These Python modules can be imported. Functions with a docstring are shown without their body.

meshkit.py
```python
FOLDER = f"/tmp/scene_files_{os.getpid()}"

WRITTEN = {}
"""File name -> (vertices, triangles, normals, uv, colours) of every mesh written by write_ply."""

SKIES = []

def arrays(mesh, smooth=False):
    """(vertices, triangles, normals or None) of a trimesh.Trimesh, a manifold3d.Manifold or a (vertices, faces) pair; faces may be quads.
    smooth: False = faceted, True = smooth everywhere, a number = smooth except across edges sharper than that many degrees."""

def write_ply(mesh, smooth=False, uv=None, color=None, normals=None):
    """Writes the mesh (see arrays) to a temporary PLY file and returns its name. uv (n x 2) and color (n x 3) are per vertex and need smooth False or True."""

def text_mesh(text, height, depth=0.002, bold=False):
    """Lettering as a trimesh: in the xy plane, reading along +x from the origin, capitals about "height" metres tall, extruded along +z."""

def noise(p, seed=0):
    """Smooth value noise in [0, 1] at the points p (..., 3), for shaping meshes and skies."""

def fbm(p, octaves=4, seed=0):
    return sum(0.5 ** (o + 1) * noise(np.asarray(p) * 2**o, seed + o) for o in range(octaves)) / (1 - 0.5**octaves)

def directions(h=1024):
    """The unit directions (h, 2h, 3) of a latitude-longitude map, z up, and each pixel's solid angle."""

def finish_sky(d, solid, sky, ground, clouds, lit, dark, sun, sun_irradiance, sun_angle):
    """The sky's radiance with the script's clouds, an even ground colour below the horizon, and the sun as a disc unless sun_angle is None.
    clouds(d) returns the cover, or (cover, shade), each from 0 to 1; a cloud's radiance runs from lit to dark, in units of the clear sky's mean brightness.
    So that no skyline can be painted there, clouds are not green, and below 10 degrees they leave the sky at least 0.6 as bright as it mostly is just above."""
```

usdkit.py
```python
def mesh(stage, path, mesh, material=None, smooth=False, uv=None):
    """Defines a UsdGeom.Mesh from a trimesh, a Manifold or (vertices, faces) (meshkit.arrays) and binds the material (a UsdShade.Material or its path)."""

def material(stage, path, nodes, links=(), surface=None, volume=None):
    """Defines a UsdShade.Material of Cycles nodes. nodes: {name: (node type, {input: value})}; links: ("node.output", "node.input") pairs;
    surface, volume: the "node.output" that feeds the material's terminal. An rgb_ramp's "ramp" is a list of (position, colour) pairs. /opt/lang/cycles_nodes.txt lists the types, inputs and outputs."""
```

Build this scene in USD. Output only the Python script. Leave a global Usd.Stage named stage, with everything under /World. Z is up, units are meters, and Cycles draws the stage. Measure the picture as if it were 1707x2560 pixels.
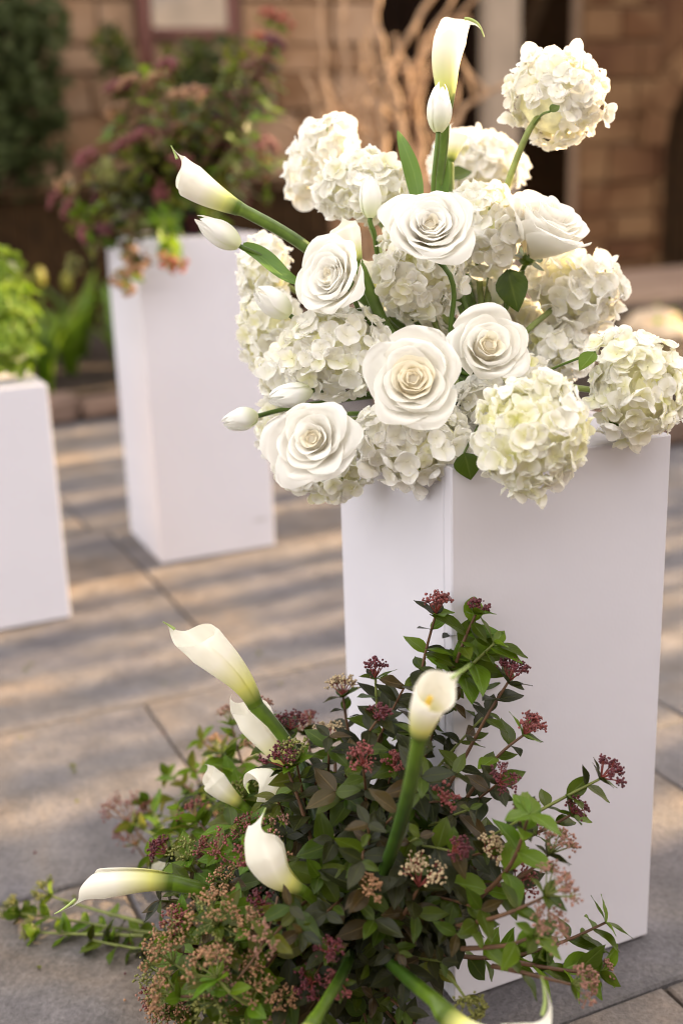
import math
import numpy as np, trimesh, usdkit
from pxr import Usd, UsdGeom, UsdLux, UsdShade, Gf, Sdf, Vt
from meshkit import fbm, noise

stage = Usd.Stage.CreateInMemory()
UsdGeom.SetStageUpAxis(stage, UsdGeom.Tokens.z)
UsdGeom.SetStageMetersPerUnit(stage, 1.0)
UsdGeom.Xform.Define(stage, '/World')
UsdGeom.Scope.Define(stage, '/World/Looks')

# ------------------------------------------------------------------ camera
F_PX, PITCH, ROLL, EYE_H = 3026.5, 0.2945, -0.0334, 1.0559      # focal length in pixels of a 1707 x 2560 frame
EYE = np.array([0.0, 0.0, EYE_H])
_fw = np.array([0, math.cos(PITCH), -math.sin(PITCH)])
_r = np.array([1.0, 0, 0]); _u = np.cross(_r, _fw)
RIGHT = math.cos(ROLL) * _r + math.sin(ROLL) * _u
UP = -math.sin(ROLL) * _r + math.cos(ROLL) * _u
FWD = _fw
cam = UsdGeom.Camera.Define(stage, '/World/camera')
cam.AddTransformOp().Set(Gf.Matrix4d(*RIGHT, 0, *UP, 0, *(-FWD), 0, *EYE, 1))
cam.CreateHorizontalApertureAttr(24.0)
cam.CreateFocalLengthAttr(24.0 * F_PX / 1707)
cam.CreateFStopAttr(2.1)
cam.CreateFocusDistanceAttr(1.39)
cam.CreateClippingRangeAttr(Gf.Vec2f(0.05, 500))
cam.CreateExposureAttr(2.56)

# ------------------------------------------------------------------ sky and sun
YAW = 0.42                                                    # the paving and the pedestals are turned by this angle
SUN_AZ, SUN_EL = YAW + 0.05, 0.33                             # the sun stands low, to the right and a little behind
SUN = np.array([math.cos(SUN_AZ) * math.cos(SUN_EL), math.sin(SUN_AZ) * math.cos(SUN_EL), math.sin(SUN_EL)])
sky_mat = usdkit.material(stage, '/World/Looks/sky_air', {
    'sky': ('sky_texture', {'sky_type': 'single_scattering', 'sun_disc': False, 'sun_elevation': SUN_EL, 'sun_rotation': math.atan2(SUN[0], SUN[1]), 'aerosol_density': 2.0}),
    'tc': ('texture_coordinate', {}),
    'n': ('noise_texture', {'scale': 2.2, 'detail': 5.0, 'roughness': 0.55}),
    'r': ('map_range', {'from_min': 0.3, 'from_max': 0.7, 'to_min': 0.45, 'to_max': 0.95, 'clamp': True}),
    'cloud': ('mix', {'mix_type': 'mix', 'color2': (4.6, 4.2, 3.75)}),
    'bg': ('background_shader', {'strength': 0.12})},
    [('tc.generated', 'n.vector'), ('n.fac', 'r.value'), ('r.result', 'cloud.fac'), ('sky.color', 'cloud.color1'), ('cloud.color', 'bg.color')], surface='bg.background')
dome = UsdLux.DomeLight.Define(stage, '/World/sky')
UsdShade.MaterialBindingAPI.Apply(dome.GetPrim()).Bind(sky_mat)
dome.GetPrim().SetCustomDataByKey('kind', 'structure')
sun = UsdLux.DistantLight.Define(stage, '/World/sun')
sun.CreateNormalizeAttr(True); sun.CreateIntensityAttr(1.2); sun.CreateAngleAttr(0.5); sun.CreateColorAttr(Gf.Vec3f(1.0, 0.70, 0.38))
_x = np.cross([0, 0, 1.0], SUN); _x /= np.linalg.norm(_x); _y = np.cross(SUN, _x)
sun.AddTransformOp().Set(Gf.Matrix4d(*_x, 0, *_y, 0, *SUN, 0, 0, 0, 0, 1))

# ------------------------------------------------------------------ helpers
PX = 1707 / 1568.0                                            # measured on a 1568-wide print of the photograph


def V(x, y, dep):
    """The point of the place seen at (x, y) on the print, dep metres into the scene."""
    return EYE + dep * (((x * PX) - 853.5) / F_PX * RIGHT - ((y * PX) - 1280) / F_PX * UP + FWD)


def vd(x, y, z):
    """A direction given as right, up, towards the viewer."""
    d = x * RIGHT + y * UP - z * FWD
    return d / np.linalg.norm(d)


AX = np.array([math.cos(YAW), math.sin(YAW), 0]); BX = np.array([-math.sin(YAW), math.cos(YAW), 0])


def AB(a, b, z=0.0):
    return a * AX + b * BX + np.array([0, 0, z])


def on_plane(x, y, b):
    d = V(x, y, 1.0) - EYE
    t = (b - EYE @ BX) / (d @ BX)
    p = EYE + t * d
    return p @ AX, p[2]


counts = {}


def numbered(parent, name):
    k = (parent, name); n = counts.get(k, 0); counts[k] = n + 1
    return f'{parent}/{name}' + (f'_{n:03d}' if n else '')


def tag(prim, label=None, cat=None, group=None, kind=None):
    for k, v in (('label', label), ('category', cat), ('group', group), ('kind', kind)):
        if v: prim.SetCustomDataByKey(k, v)


def thing(name, label=None, cat=None, loc=(0, 0, 0), group=None, kind=None):
    p = numbered('/World', name)
    x = UsdGeom.Xform.Define(stage, p); loc = np.asarray(loc, float)
    x.AddTranslateOp().Set(Gf.Vec3d(*loc))
    tag(x.GetPrim(), label, cat, group, kind)
    return p, loc


def part(name, vf, mat, parent, smooth=True, label=None, kind=None):
    """vf: (v, f) or (v, f, uv) in the world; parent: what thing() returned or a part's return."""
    path, loc = parent
    p = numbered(path, name)
    v = np.asarray(vf[0], float) - loc
    m = usdkit.mesh(stage, p, (v, vf[1]), M[mat], smooth=smooth, uv=vf[2] if len(vf) > 2 and vf[2] is not None else None)
    tag(m.GetPrim(), label, None, None, kind)
    return p, loc


def solo(name, vf, mat, label=None, cat=None, group=None, kind=None, smooth=True):
    p = numbered('/World', name)
    m = usdkit.mesh(stage, p, (vf[0], vf[1]), M[mat], smooth=smooth, uv=vf[2] if len(vf) > 2 else None)
    tag(m.GetPrim(), label, cat, group, kind)


def unit(v):
    v = np.asarray(v, float); return v / (np.linalg.norm(v, axis=-1, keepdims=True) + 1e-12)


def frame(z, hint=(0, 0, 1)):
    """Rows x, y, z with z given and y as near the hint as can be."""
    z = unit(z); y = np.asarray(hint, float) - (np.asarray(hint, float) @ z) * z
    if np.linalg.norm(y) < 1e-4: y = np.cross(z, [1.0, 0.2, 0])
    y = unit(y); return np.array([np.cross(y, z), y, z])


def grid_faces(nu, nv, off=0):
    i, j = np.meshgrid(np.arange(nv), np.arange(nu), indexing='ij')
    a = (i * (nu + 1) + j).ravel() + off; b = a + 1; c = a + nu + 2; d = a + nu + 1
    return np.vstack([np.stack([a, b, c], 1), np.stack([a, c, d], 1)])


def uvgrid(nu, nv):
    v, u = np.meshgrid(np.linspace(0, 1, nv + 1), np.linspace(-1, 1, nu + 1), indexing='ij')
    return u.ravel(), v.ravel()


def join(items):
    vs, fs, us, n = [], [], [], 0
    has = all(len(i) > 2 and i[2] is not None for i in items)
    for it in items:
        vs.append(it[0]); fs.append(np.asarray(it[1]) + n); n += len(it[0])
        if has: us.append(it[2])
    return (np.vstack(vs), np.vstack(fs), np.vstack(us)) if has else (np.vstack(vs), np.vstack(fs))


def curve(pts, n):
    pts = np.asarray(pts, float)
    if len(pts) == 2: return pts[0] + np.linspace(0, 1, n)[:, None] * (pts[1] - pts[0])
    from scipy.interpolate import CubicSpline
    s = np.r_[0, np.cumsum(np.linalg.norm(np.diff(pts, axis=0), axis=1) ** 0.6)]
    return CubicSpline(s / s[-1], pts, bc_type='natural')(np.linspace(0, 1, n))


def frames_along(P, hint):
    T = unit(np.gradient(P, axis=0)); N = np.zeros_like(P)
    n = np.asarray(hint, float)
    for i in range(len(P)):
        n = n - (n @ T[i]) * T[i]
        if np.linalg.norm(n) < 1e-6: n = np.cross(T[i], [0.3, 0.5, 0.8])
        n = unit(n); N[i] = n
    return T, N, np.cross(T, N)


def tube(P, rad, sides=6, caps=True):
    P = np.asarray(P, float); rad = np.broadcast_to(rad, (len(P),))
    T, N, B = frames_along(P, (0.31, 0.52, 0.79))
    a = np.arange(sides) * 2 * np.pi / sides
    v = (P[:, None] + rad[:, None, None] * (np.cos(a)[None, :, None] * N[:, None] + np.sin(a)[None, :, None] * B[:, None])).reshape(-1, 3)
    i, j = np.meshgrid(np.arange(len(P) - 1), np.arange(sides), indexing='ij')
    A = (i * sides + j).ravel(); Bq = (i * sides + (j + 1) % sides).ravel()
    f = np.vstack([np.stack([A, Bq, Bq + sides], 1), np.stack([A, Bq + sides, A + sides], 1)])
    uv = np.stack([np.tile(a / (2 * np.pi), len(P)), np.repeat(np.linspace(0, 1, len(P)), sides)], 1)
    if caps:
        n = len(v); v = np.vstack([v, P[0], P[-1]]); uv = np.vstack([uv, [0, 0], [0, 1]])
        k = np.arange(sides); L = (len(P) - 1) * sides
        f = np.vstack([f, np.stack([np.full(sides, n), (k + 1) % sides, k], 1), np.stack([np.full(sides, n + 1), L + k, L + (k + 1) % sides], 1)])
    return v, f, uv


def cbox(lo, hi, c, rng=None, wob=0.0, basis=None):
    """A box with chamfered edges, in a-b-z coordinates unless a basis (3 rows) is given."""
    lo = np.asarray(lo, float); hi = np.asarray(hi, float); mid = (lo + hi) / 2; h = (hi - lo) / 2
    c = min(c, h.min() * 0.6); pts = []
    for sx in (-1, 1):
        for sy in (-1, 1):
            for sz in (-1, 1):
                s = np.array([sx, sy, sz])
                w = 0 if rng is None else rng.uniform(-wob, wob, 3)
                for k in range(3):
                    q = s * (h - c); q[k] = s[k] * h[k]
                    pts.append(mid + q + w)
    hull = trimesh.convex.convex_hull(np.array(pts))
    Bm = np.array([AX, BX, [0, 0, 1.0]]) if basis is None else basis
    return np.array(hull.vertices) @ Bm, np.array(hull.faces)


ICO0 = trimesh.creation.icosphere(0); ICO1 = trimesh.creation.icosphere(1); ICO2 = trimesh.creation.icosphere(2)


def balls(C, R, ico=ICO1, squash=None):
    C = np.asarray(C, float); R = np.broadcast_to(R, (len(C),))
    v = (C[:, None] + R[:, None, None] * np.asarray(ico.vertices)[None]).reshape(-1, 3)
    f = (np.arange(len(C))[:, None, None] * len(ico.vertices) + np.asarray(ico.faces)[None]).reshape(-1, 3)
    return v, f


# ------------------------------------------------------------------ materials
M = {}


def mat(name, nodes, links, surface):
    M[name] = usdkit.material(stage, '/World/Looks/' + name, nodes, links, surface=surface)


def petal_mat(name, c_base, c_tip, trans=0.3, rough=0.5, tcol=None, pos=(0.0, 0.55), spec=0.3, mid=None):
    """A petal: colour runs from its base to its tip (st.y), light passes through it."""
    tcol = tcol or c_tip
    mat(name, {
        'uv': ('uvmap', {'attribute': 'st'}), 's': ('separate_xyz', {}),
        'ramp': ('rgb_ramp', {'ramp': [(pos[0], c_base), (pos[1], c_tip)] if mid is None else [(pos[0], c_base), (pos[0] + 0.35 * (pos[1] - pos[0]), mid), (pos[1], c_tip)]}),
        'oi': ('object_info', {}), 'mr': ('map_range', {'from_min': 0, 'from_max': 1, 'to_min': 0.94, 'to_max': 1.04}),
        'hs': ('hsv', {}),
        'tc': ('texture_coordinate', {}), 'n': ('noise_texture', {'scale': 55.0, 'detail': 3.0}), 'b': ('bump', {'strength': 0.12, 'distance': 0.002}),
        'p': ('principled_bsdf', {'roughness': rough, 'specular_ior_level': spec, 'sheen_weight': 0.08}),
        't': ('translucent_bsdf', {}), 'm': ('mix_closure', {'fac': trans})},
        [('uv.UV', 's.vector'), ('s.y', 'ramp.fac'), ('oi.random', 'mr.value'), ('mr.result', 'hs.value'), ('ramp.color', 'hs.color'), ('hs.color', 'p.base_color'), ('hs.color', 't.color'),
         ('tc.object', 'n.vector'), ('n.fac', 'b.height'), ('b.normal', 'p.normal'),
         ('p.BSDF', 'm.closure1'), ('t.BSDF', 'm.closure2')], 'm.closure')


petal_mat('petal_white', (0.91, 0.89, 0.77), (0.945, 0.935, 0.905), 0.42)
petal_mat('petal_cream', (0.87, 0.855, 0.58), (0.935, 0.92, 0.84), 0.42)
petal_mat('petal_lime', (0.76, 0.76, 0.30), (0.89, 0.87, 0.64), 0.36)
petal_mat('petal_green', (0.14, 0.24, 0.012), (0.27, 0.37, 0.04), 0.30)
petal_mat('petal_rose', (0.91, 0.86, 0.69), (0.945, 0.93, 0.885), 0.45, 0.5)
petal_mat('petal_rose_heart', (0.96, 0.84, 0.58), (0.96, 0.905, 0.76), 0.5, 0.5)
petal_mat('petal_tulip', (0.76, 0.80, 0.50), (0.93, 0.925, 0.895), 0.30, 0.36)
petal_mat('petal_calla', (0.11, 0.18, 0.02), (0.91, 0.89, 0.81), 0.32, 0.38, pos=(0.04, 0.40), mid=(0.70, 0.74, 0.25))
petal_mat('petal_calla_low', (0.085, 0.14, 0.006), (0.92, 0.895, 0.80), 0.34, 0.38, pos=(0.03, 0.42), mid=(0.70, 0.69, 0.20))


def leaf_mat(name, c1, c2, rib, trans=0.18, tcol=(0.16, 0.26, 0.02), rough=0.36):
    mat(name, {
        'uv': ('uvmap', {'attribute': 'st'}), 's': ('separate_xyz', {}), 'ab': ('math', {'math_type': 'absolute'}),
        'rr': ('map_range', {'from_min': 0.03, 'from_max': 0.11, 'to_min': 1.0, 'to_max': 0.0, 'clamp': True}),
        'add': ('math', {'math_type': 'multiply_add', 'value2': 0.9}), 'fr': ('math', {'math_type': 'multiply', 'value2': 6.5}),
        'ab2': ('math', {'math_type': 'multiply', 'value2': -3.2}), 'sum': ('math', {'math_type': 'add'}), 'sn': ('math', {'math_type': 'fraction'}),
        'vein': ('map_range', {'from_min': 0.0, 'from_max': 0.12, 'to_min': 0.45, 'to_max': 0.0, 'clamp': True}),
        'mx': ('math', {'math_type': 'maximum'}),
        'oi': ('object_info', {}), 'cm': ('mix', {'color1': c1, 'color2': c2}), 'rib': ('mix', {'color2': rib}),
        'inv': ('math', {'math_type': 'multiply', 'value2': -1.0}), 'b': ('bump', {'strength': 0.35, 'distance': 0.0015}),
        'p': ('principled_bsdf', {'roughness': rough, 'specular_ior_level': 0.28}), 't': ('translucent_bsdf', {'color': tcol}), 'm': ('mix_closure', {'fac': trans})},
        [('uv.UV', 's.vector'), ('s.x', 'ab.value1'), ('ab.value', 'rr.value'), ('s.y', 'fr.value1'), ('ab.value', 'ab2.value1'), ('fr.value', 'sum.value1'), ('ab2.value', 'sum.value2'),
         ('sum.value', 'sn.value1'), ('sn.value', 'vein.value'), ('rr.result', 'mx.value1'), ('vein.result', 'mx.value2'),
         ('oi.random', 'cm.fac'), ('cm.color', 'rib.color1'), ('mx.value', 'rib.fac'), ('rib.color', 'p.base_color'), ('mx.value', 'inv.value1'), ('inv.value', 'b.height'), ('b.normal', 'p.normal'),
         ('p.BSDF', 'm.closure1'), ('t.BSDF', 'm.closure2')], 'm.closure')


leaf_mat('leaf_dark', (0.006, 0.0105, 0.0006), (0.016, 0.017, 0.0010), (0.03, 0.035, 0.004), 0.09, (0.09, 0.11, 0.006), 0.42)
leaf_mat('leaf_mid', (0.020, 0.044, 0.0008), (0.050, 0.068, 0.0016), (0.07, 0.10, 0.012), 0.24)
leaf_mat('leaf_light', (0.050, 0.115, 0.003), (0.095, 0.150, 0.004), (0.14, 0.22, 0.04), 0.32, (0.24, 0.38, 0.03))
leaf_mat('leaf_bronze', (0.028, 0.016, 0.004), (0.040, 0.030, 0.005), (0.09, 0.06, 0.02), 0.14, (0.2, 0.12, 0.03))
leaf_mat('leaf_rough', (0.016, 0.026, 0.005), (0.032, 0.042, 0.008), (0.04, 0.05, 0.012), 0.15, (0.1, 0.14, 0.02), 0.75)
leaf_mat('leaf_olive', (0.062, 0.080, 0.006), (0.095, 0.095, 0.008), (0.13, 0.13, 0.04), 0.24, (0.28, 0.3, 0.04))
leaf_mat('leaf_blade', (0.085, 0.165, 0.035), (0.10, 0.18, 0.038), (0.13, 0.22, 0.055), 0.25, (0.24, 0.4, 0.05), 0.4)


def plain(name, col, rough=0.5, var=0.12, scale=40.0, bump=0.0, dist=0.003, detail=3.0, trans=0.0, spec=0.4):
    c2 = tuple(min(1, c * (1 + var)) for c in col); c1 = tuple(c * (1 - var) for c in col)
    nodes = {'tc': ('texture_coordinate', {}), 'n': ('noise_texture', {'scale': scale, 'detail': detail}), 'mr': ('map_range', {'from_min': 0.3, 'from_max': 0.7, 'to_min': 0, 'to_max': 1, 'clamp': True}),
             'c': ('mix', {'color1': c1, 'color2': c2}), 'p': ('principled_bsdf', {'roughness': rough, 'specular_ior_level': spec})}
    links = [('tc.object', 'n.vector'), ('n.fac', 'mr.value'), ('mr.result', 'c.fac'), ('c.color', 'p.base_color')]
    if bump:
        nodes['b'] = ('bump', {'strength': bump, 'distance': dist}); links += [('n.fac', 'b.height'), ('b.normal', 'p.normal')]
    if trans:
        nodes['t'] = ('translucent_bsdf', {'color': col}); nodes['m'] = ('mix_closure', {'fac': trans})
        links += [('p.BSDF', 'm.closure1'), ('t.BSDF', 'm.closure2')]
    mat(name, nodes, links, 'm.closure' if trans else 'p.BSDF')


plain('stem_green', (0.060, 0.105, 0.012), 0.4, 0.2, 30)
def stem_mat(name, dark, light):
    mat(name, {'uv': ('uvmap', {'attribute': 'st'}), 's': ('separate_xyz', {}), 'g': ('geometry', {}), 'w': ('noise_texture', {'scale': 60.0, 'detail': 4.0}), 'r': ('rgb_ramp', {'ramp': [(0.0, dark), (0.72, dark), (1.0, light)]}),
               'wm': ('map_range', {'from_min': 0.3, 'from_max': 0.7, 'to_min': 0.75, 'to_max': 1.25}), 'h': ('hsv', {}), 'b': ('bump', {'strength': 0.15, 'distance': 0.002}), 'p': ('principled_bsdf', {'roughness': 0.36, 'specular_ior_level': 0.35})},
        [('uv.UV', 's.vector'), ('s.y', 'r.fac'), ('g.position', 'w.vector'), ('w.fac', 'wm.value'), ('wm.result', 'h.value'), ('r.color', 'h.color'), ('h.color', 'p.base_color'), ('w.fac', 'b.height'), ('b.normal', 'p.normal')], 'p.BSDF')


stem_mat('stem_calla', (0.013, 0.030, 0.002), (0.065, 0.11, 0.005))
stem_mat('stem_calla_pale', (0.075, 0.125, 0.022), (0.12, 0.19, 0.025))
plain('stem_pale', (0.28, 0.36, 0.11), 0.45, 0.2, 30)
plain('stem_hydrangea', (0.17, 0.21, 0.055), 0.45, 0.25, 60)
plain('stem_wood', (0.085, 0.040, 0.018), 0.6, 0.3, 80, 0.3)
plain('stalk_red', (0.17, 0.035, 0.028), 0.5, 0.3, 60)
plain('stalk_green', (0.12, 0.14, 0.03), 0.5, 0.3, 60)
plain('stalk_pink', (0.21, 0.115, 0.055), 0.5, 0.3, 60)
plain('bud_wine', (0.070, 0.010, 0.016), 0.45, 0.45, 120)
plain('bud_rose', (0.15, 0.036, 0.034), 0.5, 0.45, 120)
plain('bud_tan', (0.25, 0.13, 0.065), 0.5, 0.4, 120)
plain('bud_dusty', (0.22, 0.105, 0.075), 0.5, 0.4, 120)
plain('bud_cream', (0.38, 0.29, 0.17), 0.5, 0.3, 120)
plain('bud_green', (0.14, 0.14, 0.03), 0.5, 0.35, 120)
plain('bud_pink', (0.13, 0.030, 0.032), 0.5, 0.4, 120)
plain('bud_coral', (0.36, 0.10, 0.06), 0.5, 0.35, 120, trans=0.2)
plain('head_core', (0.80, 0.78, 0.50), 0.7, 0.25, 60, 0.3)
plain('spadix', (0.72, 0.50, 0.08), 0.6, 0.2, 300, 0.5, 0.001)
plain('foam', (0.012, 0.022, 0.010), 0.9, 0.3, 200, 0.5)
plain('bark', (0.26, 0.155, 0.085), 0.75, 0.35, 22, 0.5, 0.01, 5)
plain('timber_dark', (0.022, 0.011, 0.004), 0.8, 0.35, 14, 0.3, spec=0.08)
plain('timber_door', (0.010, 0.0045, 0.002), 0.7, 0.3, 12, 0.3, spec=0.08)
plain('post_grey', (0.22, 0.165, 0.12), 0.6, 0.15, 6, 0.1)
plain('frame_red', (0.085, 0.024, 0.016), 0.5, 0.15, 20)
plain('soil', (0.022, 0.012, 0.007), 0.95, 0.5, 40, 0.9, 0.02, 5)
plain('mortar', (0.19, 0.122, 0.078), 0.9, 0.2, 30, 0.3)
plain('joint_sand', (0.085, 0.068, 0.056), 0.95, 0.3, 90, 0.5)
plain('screen_wood', (0.20, 0.13, 0.08), 0.7, 0.3, 10, 0.3)
plain('boulder', (0.42, 0.32, 0.22), 0.85, 0.3, 14, 0.6, 0.02, 5)
plain('render_wall', (0.34, 0.27, 0.21), 0.9, 0.2, 3, 0.4)
mat('pane_glass', {'n': ('noise_texture', {'scale': 2.0}), 'g': ('glossy_bsdf', {'roughness': 0.03, 'color': (0.9, 0.92, 0.95)}), 'd': ('principled_bsdf', {'base_color': (0.05, 0.05, 0.05), 'roughness': 0.1}), 'm': ('mix_closure', {'fac': 0.8})},
    [('d.BSDF', 'm.closure1'), ('g.BSDF', 'm.closure2')], 'm.closure')


def stone_mat(name, cols, scale=2.0, bump=0.5):
    mat(name, {
        'g': ('geometry', {}), 'n': ('noise_texture', {'scale': scale, 'detail': 6.0, 'roughness': 0.6}), 'oi': ('object_info', {}),
        'ad': ('math', {'math_type': 'multiply_add', 'value2': 0.55, 'value3': -0.28}), 'sm': ('math', {'math_type': 'add'}),
        'rp': ('rgb_ramp', {'ramp': list(zip(np.linspace(0.2, 0.8, len(cols)), cols))}),
        'nf': ('noise_texture', {'scale': scale * 14, 'detail': 5.0}), 'b': ('bump', {'strength': bump, 'distance': 0.01}),
        'p': ('principled_bsdf', {'roughness': 0.85, 'specular_ior_level': 0.25})},
        [('g.position', 'n.vector'), ('g.position', 'nf.vector'), ('oi.random', 'ad.value1'), ('ad.value', 'sm.value1'), ('n.fac', 'sm.value2'), ('sm.value', 'rp.fac'), ('rp.color', 'p.base_color'),
         ('nf.fac', 'b.height'), ('b.normal', 'p.normal')], 'p.BSDF')


stone_mat('wall_stone', [(0.12, 0.060, 0.027), (0.20, 0.118, 0.068), (0.26, 0.165, 0.104), (0.21, 0.120, 0.066), (0.13, 0.065, 0.029)])
stone_mat('pier_stone', [(0.055, 0.020, 0.006), (0.085, 0.038, 0.014), (0.13, 0.070, 0.031), (0.07, 0.027, 0.008)])
stone_mat('kerb_stone', [(0.10, 0.066, 0.050), (0.18, 0.12, 0.098), (0.14, 0.09, 0.068)], 4)
stone_mat('step_stone', [(0.20, 0.13, 0.095), (0.27, 0.185, 0.14), (0.23, 0.155, 0.11)], 3)
# slate paving: cool grey with brown and tan blotches, pits and fine grain
mat('slate', {
    'g': ('geometry', {}), 'oi': ('object_info', {}), 'rx': ('combine_xyz', {}), 'sc': ('math', {'math_type': 'multiply', 'value2': 40.0}), 'va': ('vector_math', {'math_type': 'add'}),
    'n1': ('noise_texture', {'scale': 1.7, 'detail': 5.0, 'roughness': 0.6, 'distortion': 0.6}), 'n2': ('noise_texture', {'scale': 11.0, 'detail': 6.0, 'roughness': 0.65}), 'n3': ('noise_texture', {'scale': 130.0, 'detail': 4.0, 'roughness': 0.7}),
    'rp': ('rgb_ramp', {'ramp': [(0.28, (0.070, 0.065, 0.072)), (0.42, (0.108, 0.099, 0.106)), (0.50, (0.132, 0.118, 0.115)), (0.60, (0.152, 0.122, 0.102)), (0.72, (0.120, 0.111, 0.113))]}),
    'm2': ('mix', {'mix_type': 'overlay', 'fac': 0.85}), 'm3': ('mix', {'mix_type': 'overlay', 'fac': 0.8}),
    'vo': ('voronoi_texture', {'scale': 26.0}), 'pit': ('map_range', {'from_min': 0.06, 'from_max': 0.16, 'to_min': 0.55, 'to_max': 1.0, 'clamp': True}),
    'hadd': ('math', {'math_type': 'multiply_add', 'value2': 0.35}), 'b': ('bump', {'strength': 0.95, 'distance': 0.010}),
    'ro': ('map_range', {'from_min': 0.3, 'from_max': 0.7, 'to_min': 0.5, 'to_max': 0.8}),
    'p': ('principled_bsdf', {'specular_ior_level': 0.35})},
    [('oi.random', 'sc.value1'), ('sc.value', 'rx.x'), ('sc.value', 'rx.y'), ('g.position', 'va.vector1'), ('rx.vector', 'va.vector2'), ('va.vector', 'n1.vector'), ('va.vector', 'n2.vector'), ('g.position', 'n3.vector'),
     ('n1.fac', 'rp.fac'), ('rp.color', 'm2.color1'), ('n2.fac', 'm2.color2'), ('m2.color', 'm3.color1'), ('n3.fac', 'm3.color2'), ('m3.color', 'p.base_color'),
     ('n3.fac', 'hadd.value1'), ('n2.fac', 'hadd.value3'), ('hadd.value', 'b.height'), ('b.normal', 'p.normal'), ('n2.fac', 'ro.value'), ('ro.result', 'p.roughness')], 'p.BSDF')


def paint_mat(name, scuff=None):
    """Matt white paint with roller texture, grubby near the floor; scuff: (x, y, z, half length, half height) of a dark rub mark."""
    nodes = {'g': ('geometry', {}), 's': ('separate_xyz', {}),
             'n': ('noise_texture', {'scale': 260.0, 'detail': 2.0}), 'nb': ('noise_texture', {'scale': 4.0, 'detail': 5.0}), 'b': ('bump', {'strength': 0.10, 'distance': 0.001}),
             'c': ('mix', {'color1': (0.475, 0.462, 0.515), 'color2': (0.535, 0.522, 0.575)}),
             'nd': ('noise_texture', {'scale': 38.0, 'detail': 6.0, 'roughness': 0.75}), 'lo': ('map_range', {'from_min': 0.0, 'from_max': 0.028, 'to_min': 0.62, 'to_max': 0.0, 'clamp': True}),
             'th': ('math', {'math_type': 'multiply'}), 'tm': ('map_range', {'from_min': 0.30, 'from_max': 0.40, 'to_min': 0, 'to_max': 0.7, 'clamp': True}),
             'd': ('mix', {'color2': (0.32, 0.25, 0.20)}), 'p': ('principled_bsdf', {'roughness': 0.42, 'specular_ior_level': 0.4})}
    links = [('g.position', 'n.vector'), ('g.position', 'nb.vector'), ('g.position', 'nd.vector'), ('g.position', 's.vector'), ('n.fac', 'b.height'), ('b.normal', 'p.normal'), ('nb.fac', 'c.fac'),
             ('s.z', 'lo.value'), ('lo.result', 'th.value1'), ('nd.fac', 'th.value2'), ('th.value', 'tm.value'), ('tm.result', 'd.fac'), ('c.color', 'd.color1')]
    last = 'd.color'
    if scuff:
        x, y, z, hl, hh = scuff
        nodes.update({'sv': ('vector_math', {'math_type': 'subtract', 'vector2': (x, y, z)}), 'ss': ('vector_math', {'math_type': 'multiply', 'vector2': (1 / hl, 1 / hl, 1 / hh)}), 'sl': ('vector_math', {'math_type': 'length'}),
                      'sf': ('map_range', {'from_min': 0.3, 'from_max': 1.0, 'to_min': 0.5, 'to_max': 0.0, 'clamp': True}), 'sc': ('mix', {'color2': (0.22, 0.20, 0.19)})})
        links += [('g.position', 'sv.vector1'), ('sv.vector', 'ss.vector1'), ('ss.vector', 'sl.vector1'), ('sl.value', 'sf.value'), ('sf.result', 'sc.fac'), (last, 'sc.color1')]
        last = 'sc.color'
    links.append((last, 'p.base_color'))
    mat(name, nodes, links, 'p.BSDF')


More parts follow.
